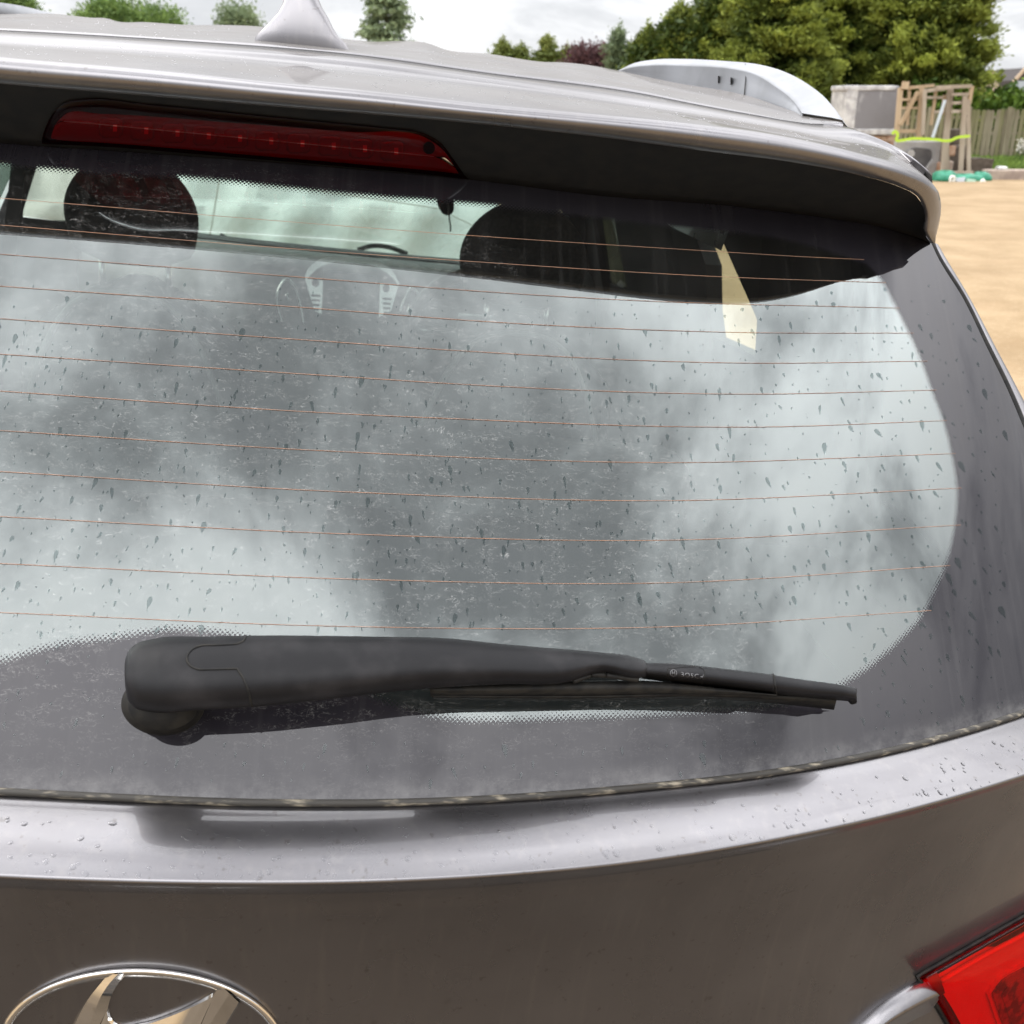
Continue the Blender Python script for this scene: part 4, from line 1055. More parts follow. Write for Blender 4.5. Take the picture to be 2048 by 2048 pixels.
def gz(x, y):
    r = np.hypot(np.asarray(x) - gx0, np.asarray(y) - gy0)
    t = np.clip((r - 3.0) / 6.0, 0, 1); w = 1 - t*t*(3 - 2*t)
    return w * (root_loc[2] - (EZ[0]*(np.asarray(x) - gx0) + EZ[1]*(np.asarray(y) - gy0)) / EZ[2])
rads = np.concatenate([[0.01], np.linspace(0.4, 12, 40), np.geomspace(13, 600, 28)])
angs = np.linspace(0, 2*math.pi, 121)[:-1]
gv = [(gx0 + r*math.cos(a), gy0 + r*math.sin(a), 0) for r in rads for a in angs]
gv = np.asarray(gv); gv[:, 2] = gz(gv[:, 0], gv[:, 1]) + 0.012*np.sin(gv[:, 0]*1.7 + np.sin(gv[:, 1]*0.9))*np.cos(gv[:, 1]*1.3)
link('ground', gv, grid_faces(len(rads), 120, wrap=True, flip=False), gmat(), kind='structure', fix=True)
# ------------------------------------------------------------------ foliage
def leaf_mat(name, c1, c2, rough=0.6):
    m, nt = newmat(name); k = N(nt)
    at = k.n('ShaderNodeAttribute', attribute_name='tone').outputs['Fac']
    col = k.mix(at, c1, c2)
    b = k.n('ShaderNodeBsdfPrincipled'); k.put(b, 'Base Color', col); k.put(b, 'Roughness', rough); k.put(b, 'Specular IOR Level', 0.25)
    t = k.n('ShaderNodeBsdfTranslucent'); k.put(t, 'Color', col)
    k.out(k.mixs(0.25, b.outputs[0], t.outputs[0]))
    return m
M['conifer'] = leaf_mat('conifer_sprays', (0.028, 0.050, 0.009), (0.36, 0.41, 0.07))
M['conifer2'] = leaf_mat('yellow_conifer_sprays', (0.10, 0.13, 0.03), (0.26, 0.28, 0.07))
M['spruce'] = leaf_mat('spruce_sprays', (0.12, 0.16, 0.085), (0.26, 0.32, 0.17))
M['broad'] = leaf_mat('broad_leaves', (0.07, 0.12, 0.03), (0.20, 0.29, 0.08))
M['purple'] = leaf_mat('purple_leaves', (0.050, 0.022, 0.025), (0.12, 0.06, 0.06))
M['hedge'] = leaf_mat('hedge_leaves', (0.040, 0.080, 0.012), (0.14, 0.22, 0.03))
M['grass'] = leaf_mat('grass_blades', (0.07, 0.12, 0.02), (0.18, 0.26, 0.05))
M['bark'] = pbr('bark', (0.055, 0.038, 0.026), 0.9, base2=(0.10, 0.075, 0.055), scale=6, stretch=(1, 1, 0.2), bump=(20, 0.6, 0.03))
def clump_leaves(rs, cents, n_per, spread, size, droop, out_dir, aspect=2.2):
    nc = len(cents)
    c = np.repeat(cents, n_per, 0); od = np.repeat(out_dir, n_per, 0)
    tone = np.repeat(rs.uniform(0, 1, nc)**1.4, n_per)
    p = c + rs.normal(0, 1, (len(c), 3)) * spread
    d = od + rs.normal(0, 0.55, (len(c), 3)); d[:, 2] += droop
    d /= np.linalg.norm(d, axis=1)[:, None]
    side = np.cross(d, rs.normal(0, 1, (len(c), 3))); side /= np.linalg.norm(side, axis=1)[:, None] + 1e-9
    s = size * rs.uniform(0.6, 1.4, len(c))[:, None]
    tip = p + d*s*aspect/2; tail = p - d*s*aspect/2
    l = p + side*s*0.5 + d*s*0.15; r = p - side*s*0.5 + d*s*0.15
    V = np.stack([tail, r, tip, l], 1).reshape(-1, 3)
    tn = np.clip(tone + rs.normal(0, 0.15, len(c)), 0, 1)
    return V, np.repeat(tn, 4)
def leaf_obj(name, V, tone, mat, parent=None, kind=None):
    n = len(V) // 4
    me = bpy.data.meshes.new(name)
    me.vertices.add(len(V)); me.vertices.foreach_set('co', V.astype(np.float32).ravel())
    me.loops.add(4*n); me.loops.foreach_set('vertex_index', np.arange(4*n, dtype=np.int32))
    me.polygons.add(n); me.polygons.foreach_set('loop_start', np.arange(0, 4*n, 4, dtype=np.int32)); me.polygons.foreach_set('loop_total', np.full(n, 4, np.int32))
    me.update(calc_edges=True)
    me.attributes.new('tone', 'FLOAT', 'POINT').data.foreach_set('value', tone.astype(np.float32))
    me.materials.append(mat)
    o = bpy.data.objects.new(name, me); COL.objects.link(o)
    if parent: o.parent = parent
    if kind: o['kind'] = kind
    return o
def tree(name, px, top_py, Y, width, label, cat, mat, seed, style='cone', n=420, per=44, size=0.10, z0=0.2, group=None, openness=0.0, rad_pow=0.8):
    b = wp(px, 195, Y); top = wp(px, top_py, Y)[2]
    rt = empty(name, (b[0], b[1], 0), label, cat, group)
    rs = np.random.RandomState(seed); H = top; Rm = width / 2
    u = rs.uniform(0, 1, n)
    ang = rs.uniform(0, 2*math.pi, n)
    if style == 'cone':
        zz = z0 + (H - z0) * u**0.9
        prof = np.clip((1 - (zz - z0)/(H - z0)), 0, 1)**rad_pow
        prof = np.maximum(prof, 0.03) * np.minimum(1, 0.55 + (zz - z0)/(0.25*H))
        rr_ = Rm * prof * rs.uniform(0.55, 1.10, n)**0.6 * (1 + 0.22*np.sin(3*ang + seed) * np.sin(zz*2.1 + seed))
        cents = np.stack([rr_*np.cos(ang), rr_*np.sin(ang), zz + 0.03*H*rs.normal(0, 1, n)*0.3], 1)
        od = np.stack([np.cos(ang), np.sin(ang), np.full(n, 0.35)], 1)
        droop = 0.05; sp = np.array([0.16, 0.16, 0.10]) * (size/0.10)
    elif style == 'tier':
        tiers = np.clip(np.floor(u*14)/14 + rs.uniform(-0.03, 0.03, n), 0, 1)
        zz = z0 + (H - z0)*tiers
        prof = (1 - tiers)**0.9 * 0.95 + 0.05
        rr_ = Rm*prof*rs.uniform(0.1, 1.0, n)**0.6
        cents = np.stack([rr_*np.cos(ang), rr_*np.sin(ang), zz - 0.12*rr_ + rs.normal(0, 0.05, n)], 1)
        od = np.stack([np.cos(ang), np.sin(ang), np.full(n, -0.15)], 1)
        droop = -0.1; sp = np.array([0.16, 0.16, 0.06]) * (size/0.10)
    else:
        z0 = max(z0, H - 2.4*Rm)
        v = rs.normal(0, 1, (n, 3)); v /= np.linalg.norm(v, axis=1)[:, None]
        lob = 1 + 0.28*np.sin(4*v[:, 0]*2 + seed)*np.cos(3*v[:, 2] + seed) + rs.uniform(-0.3, 0.12, n)
        rz_ = (H - z0)/2
        cents = np.stack([v[:, 0]*Rm*lob, v[:, 1]*Rm*lob, z0 + rz_ + v[:, 2]*rz_*np.minimum(lob, 1.05)*0.95], 1)
        od = v.copy(); od[:, 2] += 0.2
        droop = 0.0; sp = np.array([0.2, 0.2, 0.16]) * (size/0.10)
    if style == 'cone':
        keep = rs.uniform(0, 1, n) < 0.62
        cents, od, rr_, prof = cents[keep], od[keep], rr_[keep], prof[keep]; n = len(cents)
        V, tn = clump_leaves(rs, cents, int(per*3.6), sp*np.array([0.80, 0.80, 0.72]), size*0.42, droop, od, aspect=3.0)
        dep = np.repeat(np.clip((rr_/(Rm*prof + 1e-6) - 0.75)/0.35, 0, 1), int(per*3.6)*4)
        tn = np.clip(tn*0.35 + dep*0.75*np.repeat(rs.uniform(0.2, 1, n), int(per*3.6)*4), 0, 1)          # old needles and painted crown shade inside, fresh tips outside
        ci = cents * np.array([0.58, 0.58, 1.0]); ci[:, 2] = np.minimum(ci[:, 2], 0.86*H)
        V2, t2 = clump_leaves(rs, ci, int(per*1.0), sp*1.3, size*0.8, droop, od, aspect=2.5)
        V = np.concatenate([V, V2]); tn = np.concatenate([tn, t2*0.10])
        ns_ = 16 + n//5; js = rs.randint(0, n, ns_)                                  # single shoots that stand out of the crown
        cs = cents[js] * np.array([1.16, 1.16, 1.0]) + np.array([0, 0, 0.10]) * rs.uniform(0, 1.6, (ns_, 1))
        cs[:16] = np.stack([rs.normal(0, 0.03, 16), rs.normal(0, 0.03, 16), np.linspace(0.80*H, 1.03*H, 16)], 1)
        V3, t3 = clump_leaves(rs, cs, 26, np.array([0.055, 0.055, 0.11]), size*0.40, 0.5, od[js], aspect=3.2)
        V = np.concatenate([V, V3]); tn = np.concatenate([tn, 0.25 + 0.6*t3])
    else:
        V, tn = clump_leaves(rs, cents, int(per*1.6), sp, size*0.62, droop, od, aspect=3.0 if style == 'tier' else 1.8)
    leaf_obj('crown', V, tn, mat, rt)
    tv, tf = tube_mesh(np.array([(0.03*math.sin(z), 0.02*math.cos(2*z), z) for z in np.linspace(0, H*0.9, 10)]), np.linspace(0.05*H*0.8, 0.01*H, 10) * (0.7 if style != 'cone' else 0.9), 8)
    parts = [(tv, tf)]
    for i in range(14):
        z = H*rs.uniform(0.15, 0.8); a = rs.uniform(0, 2*math.pi); L = Rm*0.7*(1 - z/H)**0.6
        parts.append(tube_mesh([(0, 0, z), (math.cos(a)*L*0.6, math.sin(a)*L*0.6, z + 0.12*L), (math.cos(a)*L, math.sin(a)*L, z + 0.2*L)], [0.03*H*0.3, 0.02*H*0.25, 0.01], 5))
    link('trunk', *merge(parts), M['bark'], rt)
    return rt
CG = 'tall conifers behind the yard'
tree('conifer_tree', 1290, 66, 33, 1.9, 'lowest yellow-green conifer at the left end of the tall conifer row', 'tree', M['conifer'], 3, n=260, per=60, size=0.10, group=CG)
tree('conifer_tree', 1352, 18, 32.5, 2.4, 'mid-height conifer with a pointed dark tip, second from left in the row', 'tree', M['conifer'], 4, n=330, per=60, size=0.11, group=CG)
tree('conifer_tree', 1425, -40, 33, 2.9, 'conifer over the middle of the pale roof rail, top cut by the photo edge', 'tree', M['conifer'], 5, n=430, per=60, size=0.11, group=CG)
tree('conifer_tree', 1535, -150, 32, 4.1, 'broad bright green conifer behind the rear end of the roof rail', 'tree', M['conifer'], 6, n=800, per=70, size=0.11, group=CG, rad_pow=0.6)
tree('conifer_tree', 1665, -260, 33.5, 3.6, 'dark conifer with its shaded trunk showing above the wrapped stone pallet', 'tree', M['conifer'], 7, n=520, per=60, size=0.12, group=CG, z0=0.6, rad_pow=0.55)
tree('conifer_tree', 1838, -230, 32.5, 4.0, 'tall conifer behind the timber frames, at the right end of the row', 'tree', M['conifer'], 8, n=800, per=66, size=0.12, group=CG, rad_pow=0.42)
tree('young_conifer', 1232, 62, 36, 1.0, 'small dark blue-green conifer left of the tall row', 'tree', M['spruce'], 9, n=110, per=40, size=0.09)
tree('purple_shrub', 1172, 97, 38, 1.4, 'purple-leaved shrub beside the small dark conifer', 'shrub', M['purple'], 10, 'round', n=150, per=44, size=0.10, group='purple-leaved shrubs')
tree('purple_shrub', 1215, 104, 38.5, 1.0, 'lower purple-leaved shrub tucked behind the small dark conifer', 'shrub', M['purple'], 31, 'round', n=90, per=44, size=0.10, group='purple-leaved shrubs')
YG = 'yellow-green conifers beyond the roof'
for i, (px_, ty, wd, lb) in enumerate(((1006, 86, 1.3, 'yellow-green conifer at the left end of the low row beyond the roof'), (1042, 97, 1.1, 'shortest yellow-green conifer of the low row beyond the roof'), (1094, 82, 1.5, 'tallest yellow-green conifer of the low row beyond the roof'), (1132, 100, 1.2, 'yellow-green conifer of the low row nearest the purple shrub'))):
    tree('yellow_conifer', px_, ty, 46, wd, lb, 'tree', M['conifer2'], 12 + i, n=130, per=36, size=0.11, group=YG)
tree('spruce_tree', 781, -60, 52, 4.4, 'pale feathery spruce to the right of the antenna fin', 'tree', M['spruce'], 17, 'tier', n=190, per=40, size=0.14, z0=1.0)
tree('leafy_tree', 250, 0, 58, 3.6, 'round green tree showing over the left part of the car roof', 'tree', M['broad'], 18, 'round', n=380, per=44, size=0.15, z0=0.6, group='green treetops over the car roof')
tree('leafy_tree', 334, 14, 60, 2.2, 'smaller green tree against the right side of the round one', 'tree', M['broad'], 19, 'round', n=170, per=44, size=0.14, z0=0.6, group='green treetops over the car roof')
tree('leafy_tree', 492, 9, 62, 2.0, 'small dark tree just left of the antenna fin', 'tree', M['spruce'], 20, 'round', n=130, per=36, size=0.14, z0=0.6, group='green treetops over the car roof')
tree('leafy_tree', 60, -20, 60, 1.8, 'green treetop above the left roof rail at the photo edge', 'tree', M['broad'], 21, 'round', n=150, per=40, size=0.14, z0=0.6, group='green treetops over the car roof')
# hedge
rs = np.random.RandomState(40)
h0, h1 = wp(1840, 195, 31.2), wp(2420, 195, 31.2)
hn = 700
t = rs.uniform(0, 1, hn)
cx_ = lerp(h0[0], h1[0], t); hz = rs.uniform(0, 1, hn)**0.8
hh = 1.70 + 0.14*np.sin(cx_*2.3) + 0.12*np.sin(cx_*5.1)
he = empty('hedge', ((h0[0]+h1[0])/2, 31.2, 0), 'clipped green hedge standing behind the paling fence', 'hedge')
ce = np.stack([cx_ - he.location.x, rs.uniform(-0.5, 0.4, hn), hz*hh], 1)
V, tn = clump_leaves(rs, ce, 46, np.array([0.14, 0.14, 0.12]), 0.09, 0.2, np.tile(np.array([[0, -0.6, 0.5]]), (hn, 1)))
leaf_obj('foliage', V, tn, M['hedge'], he)
V, Fc = merge([tube_mesh([(x, 0, 0), (x + 0.1, 0.05, 1.0), (x, 0, 1.7)], [0.04, 0.03, 0.01], 6) for x in np.linspace(-4, 4, 18)]); link('stem', V, Fc, M['bark'], he)
# ------------------------------------------------------------------ fence
M['fencewood'] = pbr('fence_wood', (0.135, 0.115, 0.070), 0.85, base2=(0.21, 0.185, 0.12), scale=9, stretch=(1, 1, 0.12), tone=0)
M['fencegreen'] = pbr('algae_fence_wood', (0.125, 0.120, 0.050), 0.85, base2=(0.175, 0.155, 0.085), scale=9, stretch=(1, 1, 0.12))
fz_, ftop = 29.0, 1.36
fl, frt = wp(1660, 300, fz_), wp(2500, 300, fz_)
fe = empty('paling_fence', ((fl[0]+frt[0])/2, fz_, 0), 'weathered vertical paling fence at the back of the yard', 'fence')
pmesh = {}
for mi, mt in enumerate(('fencewood', 'fencegreen')):
    for vi in range(3):
        w = 0.044 + 0.006*vi
        V = [(-w,0,0.06),(w,0,0.06),(w,0.02,0.06),(-w,0.02,0.06),(-w,0,1.28),(w,0,1.28),(w,0.02,1.28),(-w,0.02,1.28),(-w*0.6,0,1.34),(w*0.6,0,1.34),(w*0.6,0.02,1.34),(-w*0.6,0.02,1.34)]
        Fc = [(0,3,2,1),(0,1,5,4),(1,2,6,5),(2,3,7,6),(3,0,4,7),(4,5,9,8),(5,6,10,9),(6,7,11,10),(7,4,8,11),(8,9,10,11)]
        o = link('paling', V, Fc, M[mt], None, smooth=False); pmesh[(mi, vi)] = o.data; bpy.data.objects.remove(o)
rs2 = random.Random(5)
x = fl[0]; first = True
while x < frt[0]:
    o = bpy.data.objects.new('paling', pmesh[(rs2.randrange(2), rs2.randrange(3))]); COL.objects.link(o); o.parent = fe
    o.location = (x - fe.location.x, rs2.uniform(-0.008, 0.008), rs2.uniform(-0.03, 0.03)); o.rotation_euler = (0, rs2.gauss(0, 0.012), 0)
    x += 0.124 + rs2.uniform(0, 0.014)
for zr in (0.32, 0.75, 1.15):
    link('fence_rail', *box_mesh((0, 0.05, zr), (frt[0]-fl[0], 0.05, 0.08)), M['fencewood'], fe, smooth=False)
pxs = np.arange(fl[0] + 0.4, frt[0], 1.05)
for x in pxs:
    link('fence_post', *box_mesh((x - fe.location.x, -0.035, 0.70), (0.09, 0.07, 1.40)), M['fencewood'], fe, smooth=False)
# ------------------------------------------------------------------ house
M['tile'] = pbr('roof_tiles', (0.20, 0.13, 0.085), 0.85, base2=(0.27, 0.20, 0.14), scale=3)
M['boards'] = pbr('dark_boards', (0.035, 0.028, 0.026), 0.8)
M['bargeboard'] = pbr('pale_barge_boards', (0.38, 0.29, 0.20), 0.7)
M['pane'] = pbr('window_pane', (0.30, 0.34, 0.37), 0.15)
M['render'] = pbr('house_wall', (0.30, 0.26, 0.22), 0.9)
HY = 88.0
hx = lambda px, py: wp(px, py, HY)
base = hx(2025, 190)
ho_ = empty('house', (base[0], HY, 0), 'far house with a brown tiled roof and dark gabled dormer above the hedge', 'house')
def hrel(p): return np.asarray(p) - np.array([base[0], HY, 0])
rt0, rt1 = hrel(hx(1955, 139)), hrel(hx(2300, 139))
eave = hrel(hx(2025, 190))[2]
V = [(rt0[0], 3, rt0[2]), (rt1[0], 3, rt1[2]), (rt1[0] + 1, -2.2, eave), (rt0[0] - 1, -2.2, eave), (rt0[0] - 1, 8, eave), (rt1[0] + 1, 8, eave)]
link('roof', V, [(0,3,2,1), (0,1,5,4), (0,4,3), (1,2,5)], M['tile'], ho_, smooth=False)
link('wall', *box_mesh(((rt0[0]+rt1[0])/2, 3, eave/2 - 0.05), (rt1[0]-rt0[0] + 1, 9, eave)), M['render'], ho_, smooth=False)
pk, lft, rgt = hrel(hx(2023, 134)), hrel(hx(1998, 162)), hrel(hx(2048, 162))
g = [(pk[0], -2.6, pk[2] - 0.12), (lft[0], -2.6, lft[2]), (lft[0] + 0.2, -2.6, eave - 0.6), (rgt[0] - 0.2, -2.6, eave - 0.6), (rgt[0], -2.6, rgt[2])]
dm = link('dormer', *prism(g, [(a, 2.6, c) for a, b, c in g]), M['boards'], ho_, smooth=False, fix=True)
for e in (lft, rgt):
    d = np.array([e[0], -2.75, e[2] - 0.05]); p0 = np.array([pk[0], -2.75, pk[2]])
    v = unit(d - p0); nn = np.array([-v[2], 0, v[0]]) * 0.22
    q = [p0 + nn*0.5, p0 - nn*0.5, d + v*0.7 - nn*0.5, d + v*0.7 + nn*0.5]
    link('barge_board', *prism(q, [np.asarray(a) + np.array([0, 0.15, 0]) for a in q]), M['bargeboard'], dm, smooth=False, fix=True)
for a0, a1 in ((2002, 2016), (2020, 2033)):
    w0, w1 = hrel(hx(a0, 163)), hrel(hx(a1, 183))
    link('window_pane', *box_mesh(((w0[0]+w1[0])/2, -2.62, (w0[2]+w1[2])/2), (w1[0]-w0[0], 0.08, w0[2]-w1[2])), M['pane'], dm, smooth=False)
# ------------------------------------------------------------------ yard clutter
M['wrap'] = pbr('stone_under_plastic', (0.155, 0.150, 0.155), 0.45, base2=(0.42, 0.41, 0.40), scale=2.2, lo=0.56, hi=0.78, stretch=(1.4, 1, 0.6), bump=(7, 0.5, 0.03))
M['wrapw'] = pbr('clouded_wrap', (0.50, 0.49, 0.47), 0.35, base2=(0.30, 0.29, 0.29), scale=5, bump=(9, 0.7, 0.03))
M['slab'] = pbr('grey_panel', (0.27, 0.265, 0.265), 0.6, base2=(0.36, 0.35, 0.34), scale=3)
M['darkpan'] = pbr('dark_inset', (0.055, 0.052, 0.055), 0.4, base2=(0.09, 0.085, 0.085), scale=4)
M['timber'] = pbr('bare_timber', (0.30, 0.215, 0.13), 0.8, base2=(0.38, 0.29, 0.19), scale=6, stretch=(1, 1, 0.15))
M['timberg'] = pbr('grey_timber', (0.24, 0.195, 0.145), 0.85, base2=(0.33, 0.28, 0.22), scale=6, stretch=(1, 1, 0.15))
M['steel'] = pbr('galvanised', (0.42, 0.46, 0.48), 0.45, metal=0.5)
M['lime'] = pbr('lime_strap', (0.36, 0.52, 0.03), 0.6)
M['green'] = pbr('green_sacking', (0.008, 0.135, 0.070), 0.5, base2=(0.02, 0.20, 0.12), scale=6, bump=(6, 0.8, 0.05))
M['white'] = pbr('white_webbing', (0.62, 0.60, 0.54), 0.7)
M['lab1'] = pbr('blue_grey_label', (0.42, 0.46, 0.50), 0.5)
M['lab2'] = pbr('pale_green_label', (0.33, 0.50, 0.40), 0.5)
M['stone'] = pbr('dark_stone', (0.062, 0.048, 0.036), 0.9, base2=(0.10, 0.08, 0.062), scale=7, bump=(14, 0.8, 0.03))
M['conc'] = pbr('stone_sleeper', (0.31, 0.25, 0.20), 0.9, base2=(0.22, 0.17, 0.14), scale=5, bump=(12, 0.6, 0.02))
M['brick'] = pbr('old_brick', (0.32, 0.17, 0.10), 0.9, base2=(0.40, 0.30, 0.22), scale=7)
M['sheet'] = pbr('pale_sheeting', (0.375, 0.385, 0.37), 0.55, base2=(0.335, 0.345, 0.335), scale=2.0, lo=0.35, hi=0.7, stretch=(1, 1, 0.35), bump=(5, 0.7, 0.05))
def wbox(name, px0, py0, px1, py1, Y, depth, mat, parent=None, bev=0.02, org=None):
    c = wp((px0+px1)/2, (py0+py1)/2, Y); a_, b_ = wp(px0, (py0+py1)/2, Y), wp(px1, (py0+py1)/2, Y)
    t_, u_ = wp((px0+px1)/2, py0, Y), wp((px0+px1)/2, py1, Y)
    ctr = np.array([c[0], Y + depth/2, c[2]]); sz = (b_[0]-a_[0], depth, t_[2]-u_[2])
    if org is None: org = np.zeros(3)
    o = link(name, *box_mesh(ctr - org, sz), mat, parent, smooth=False)
    if bev: bevel(o, bev, 2)
    return o
def bar(p, q, w, d):
    p, q = np.asarray(p, float), np.asarray(q, float)
    t = unit(q - p); s = unit(np.cross(t, np.array([0, 1, 0.001]))); n_ = np.cross(s, t)
    f = [p + s*w/2 + n_*d/2, p - s*w/2 + n_*d/2, p - s*w/2 - n_*d/2, p + s*w/2 - n_*d/2]
    return prism(f, [a + (q - p) for a in f])
def thing_at(name, px, Y, label, cat, group=None):
    b = wp(px, 200, Y); loc = np.array([b[0], Y, 0.0])
    return empty(name, loc, label, cat, group), loc
YS = 24.2
e1, l1 = thing_at('wrapped_pallet', 1742, YS, 'tall grey pallet load under clouded plastic wrap, beside the timber frames', 'pallet')
wbox('load', 1691, 172, 1794, 266, YS, 1.1, M['wrap'], e1, 0.03, l1)
wbox('wrap_fold', 1690, 171, 1713, 265, YS - 0.015, 1.13, M['wrapw'], e1, 0.02, l1)
wbox('wrap_hem', 1692, 171, 1793, 181, YS - 0.022, 1.14, M['wrapw'], e1, 0.02, l1)
wbox('wrap_hem', 1692, 258, 1792, 270, YS - 0.022, 1.14, M['wrapw'], e1, 0.02, l1)
e2, l2 = thing_at('brick_stack', 1760, YS, 'low stack of red-brown bricks under the wrapped pallet load', 'brick stack')
for r_ in range(7):
    for c_ in range(7):
        wbox('brick', 1690 + c_*14.4 + (r_ % 2)*4, 272 + r_*11.3, 1703.5 + c_*14.4 + (r_ % 2)*4, 282.6 + r_*11.3, YS + 0.02*((r_*3 + c_) % 3), 1.0, M['brick'], e2, 0, l2)
e3, l3 = thing_at('grey_panel', 1832, 23.8, 'pale grey panel with a dark rounded inset, upright below the lime strap', 'panel')
wbox('slab', 1786, 282, 1880, 352, 23.8, 0.12, M['slab'], e3, 0.03, l3)
ip = trace([(1812,352),(1812,318),(1814,304),(1824,297),(1850,297),(1862,300),(1864,310),(1858,330),(1850,352)], 30)
f_ = wp(ip[:, 0], ip[:, 1], np.full(30, 23.76)) - l3
link('inset', *prism(f_, f_ + np.array([0, 0.06, 0])), M['darkpan'], e3, smooth=False, fix=True)
link('strut', *bar(wp(1852, 338, 23.7) - l3, wp(1866, 318, 23.7) - l3, 0.04, 0.03), M['slab'], e3, smooth=False)
gl_ = trace([(1814,308),(1818,301),(1826,300),(1830,308),(1824,314),(1816,312),(1814,308)], 18)[:-1]
f_ = wp(gl_[:, 0], gl_[:, 1], np.full(17, 23.74)) - l3
link('white_patch', *prism(f_, f_ + np.array([0, 0.03, 0])), M['wrapw'], e3, smooth=False, fix=True)
TG = 'timber frames leaning in the yard'
def frame(name, label, Y, bars, mat, parts='frame_bar', px=1850):
    e, l = thing_at(name, px, Y, label, 'timber frame', TG)
    for b in bars:
        (x0, y0), (x1, y1), w = b[0], b[1], b[2]
        mt = M[b[3]] if len(b) > 3 else mat
        dy = b[4] if len(b) > 4 else 0.0
        link(parts, *bar(wp(x0, y0, Y + dy) - l, wp(x1, y1, Y + dy) - l, w, 0.06), mt, e, smooth=False)
frame('timber_frame', 'honey-coloured timber frame with a long diagonal brace next to the wrapped pallet', 23.5,
      [((1801,176),(1793,270),0.10),((1843,176),(1838,278),0.10),((1800,177),(1868,171),0.06,'timber',0.02),((1836,183),(1801,250),0.07,'timber',-0.06),((1803,199),(1842,199),0.05,'timber',0.03),((1803,216),(1836,216),0.05,'timber',0.03),((1819,178),(1815,250),0.05,'timber',0.05),((1812,163),(1809,178),0.14,'timber',-0.03),((1798,262),(1842,262),0.07,'timber',0.03)], M['timber'], px=1820)
frame('timber_frame', 'grey timber frame standing in the middle of the frames, taller than wide', 23.3,
      [((1850,181),(1845,270),0.07),((1901,178),(1886,345),0.12),((1848,182),(1902,176),0.07,'timberg',0.02),((1852,195),(1886,195),0.05,'timberg',0.03),((1867,224),(1888,223),0.05,'timberg',0.03),((1872,182),(1862,250),0.05,'timber',0.05),((1889,190),(1885,230),0.06,'timber',0.08),((1895,230),(1893,345),0.09,'timberg',0.06)], M['timberg'], px=1872)
frame('timber_frame', 'tall timber frame with ladder-like rungs at the right end of the frames', 23.1,
      [((1872,175),(1943,172),0.07,'timberg',0.04),((1944,172),(1938,208),0.07,'timber',0.05),((1930,192),(1921,345),0.09),((1936,200),(1937,345),0.08,'timberg',0.03),((1904,189),(1936,188),0.055,'timberg',0.05),((1904,206),(1930,205),0.055,'timberg',0.05),((1903,223),(1928,222),0.06,'timberg',0.05),((1875,347),(1946,347),0.10,'timberg',-0.04)], M['timberg'], px=1905)
mb, lm = thing_at('metal_bar', 1880, 23.0, 'galvanised bar leaning across the middle timber frame', 'metal bar')
link('bar', *bar(wp(1890,200,23.05) - lm, wp(1865,275,22.95) - lm, 0.055, 0.03), M['steel'], mb, smooth=False)
sp_px = trace([(1784,268),(1790,262),(1796,272),(1792,278),(1830,277),(1870,279),(1900,281),(1915,275),(1940,272)], 40)
V, Fc = merge([bar(wp(a[0], a[1], 22.9), wp(b[0], b[1], 22.9), 0.055, 0.012) for a, b in zip(sp_px[:-1], sp_px[1:])])
tag(link('strap', V, Fc, M['lime'], None, smooth=False), 'lime green strap tied across the timber frames', 'strap')
kn_ = trace([(1783,264),(1788,261),(1795,266),(1794,275),(1786,276),(1783,264)], 14)[:-1]
# bricks and logs behind the frames
for (x0, y0, x1, y1, mt, lb, ct, nm_) in ((1897,291,1912,312,'brick','orange brick stack between the timber frame posts','brick stack','rubble_block'), (1896,322,1906,346,'conc','pale rough stone block at the foot of the timber frames, below the orange bricks','stone block','rubble_block'), (1879,325,1887,346,'brick','small brown block at the foot of the middle timber frame','stone block','rubble_block'), (1900,258,1924,290,'stone','grey stone block held behind the lime strap','stone block','rubble_block')):
    e, l = thing_at(nm_, (x0+x1)/2, 23.6, lb, ct); o = wbox('block', x0, y0, x1, y1 if y1 < 340 else 352, 23.6, 0.3, M[mt], e, 0.03, l)
e6, l6 = thing_at('rubble_block', 1905, 23.65, 'dark rubble heaped behind the timber frame posts', 'rubble')
wbox('heap', 1884, 290, 1936, 352, 23.95, 0.5, M['stone'], e6, 0.06, l6)
# trough
e7, l7 = thing_at('stone_trough', 1965, 23.6, 'dark weathered stone trough right of the timber frames', 'trough')
def ring4(x0, x1, y, Y0, Y1): return [wp(x0, y, Y0) - l7, wp(x1, y, Y0) - l7, np.array([wp(x1, y, Y0)[0], Y1, wp(x1, y, Y0)[2]]) - l7, np.array([wp(x0, y, Y0)[0], Y1, wp(x0, y, Y0)[2]]) - l7]
r_ = [ring4(1943,1980,350,23.6,24.2), ring4(1938,1989,318,23.55,24.3), ring4(1942,1985,318,23.62,24.22), ring4(1946,1980,330,23.66,24.16)]
ra = np.asarray(r_).reshape(-1, 3)
link('basin', ra, grid_faces(4, 4, wrap=True) + [(12, 13, 14, 15)], M['stone'], e7, smooth=False, fix=True)
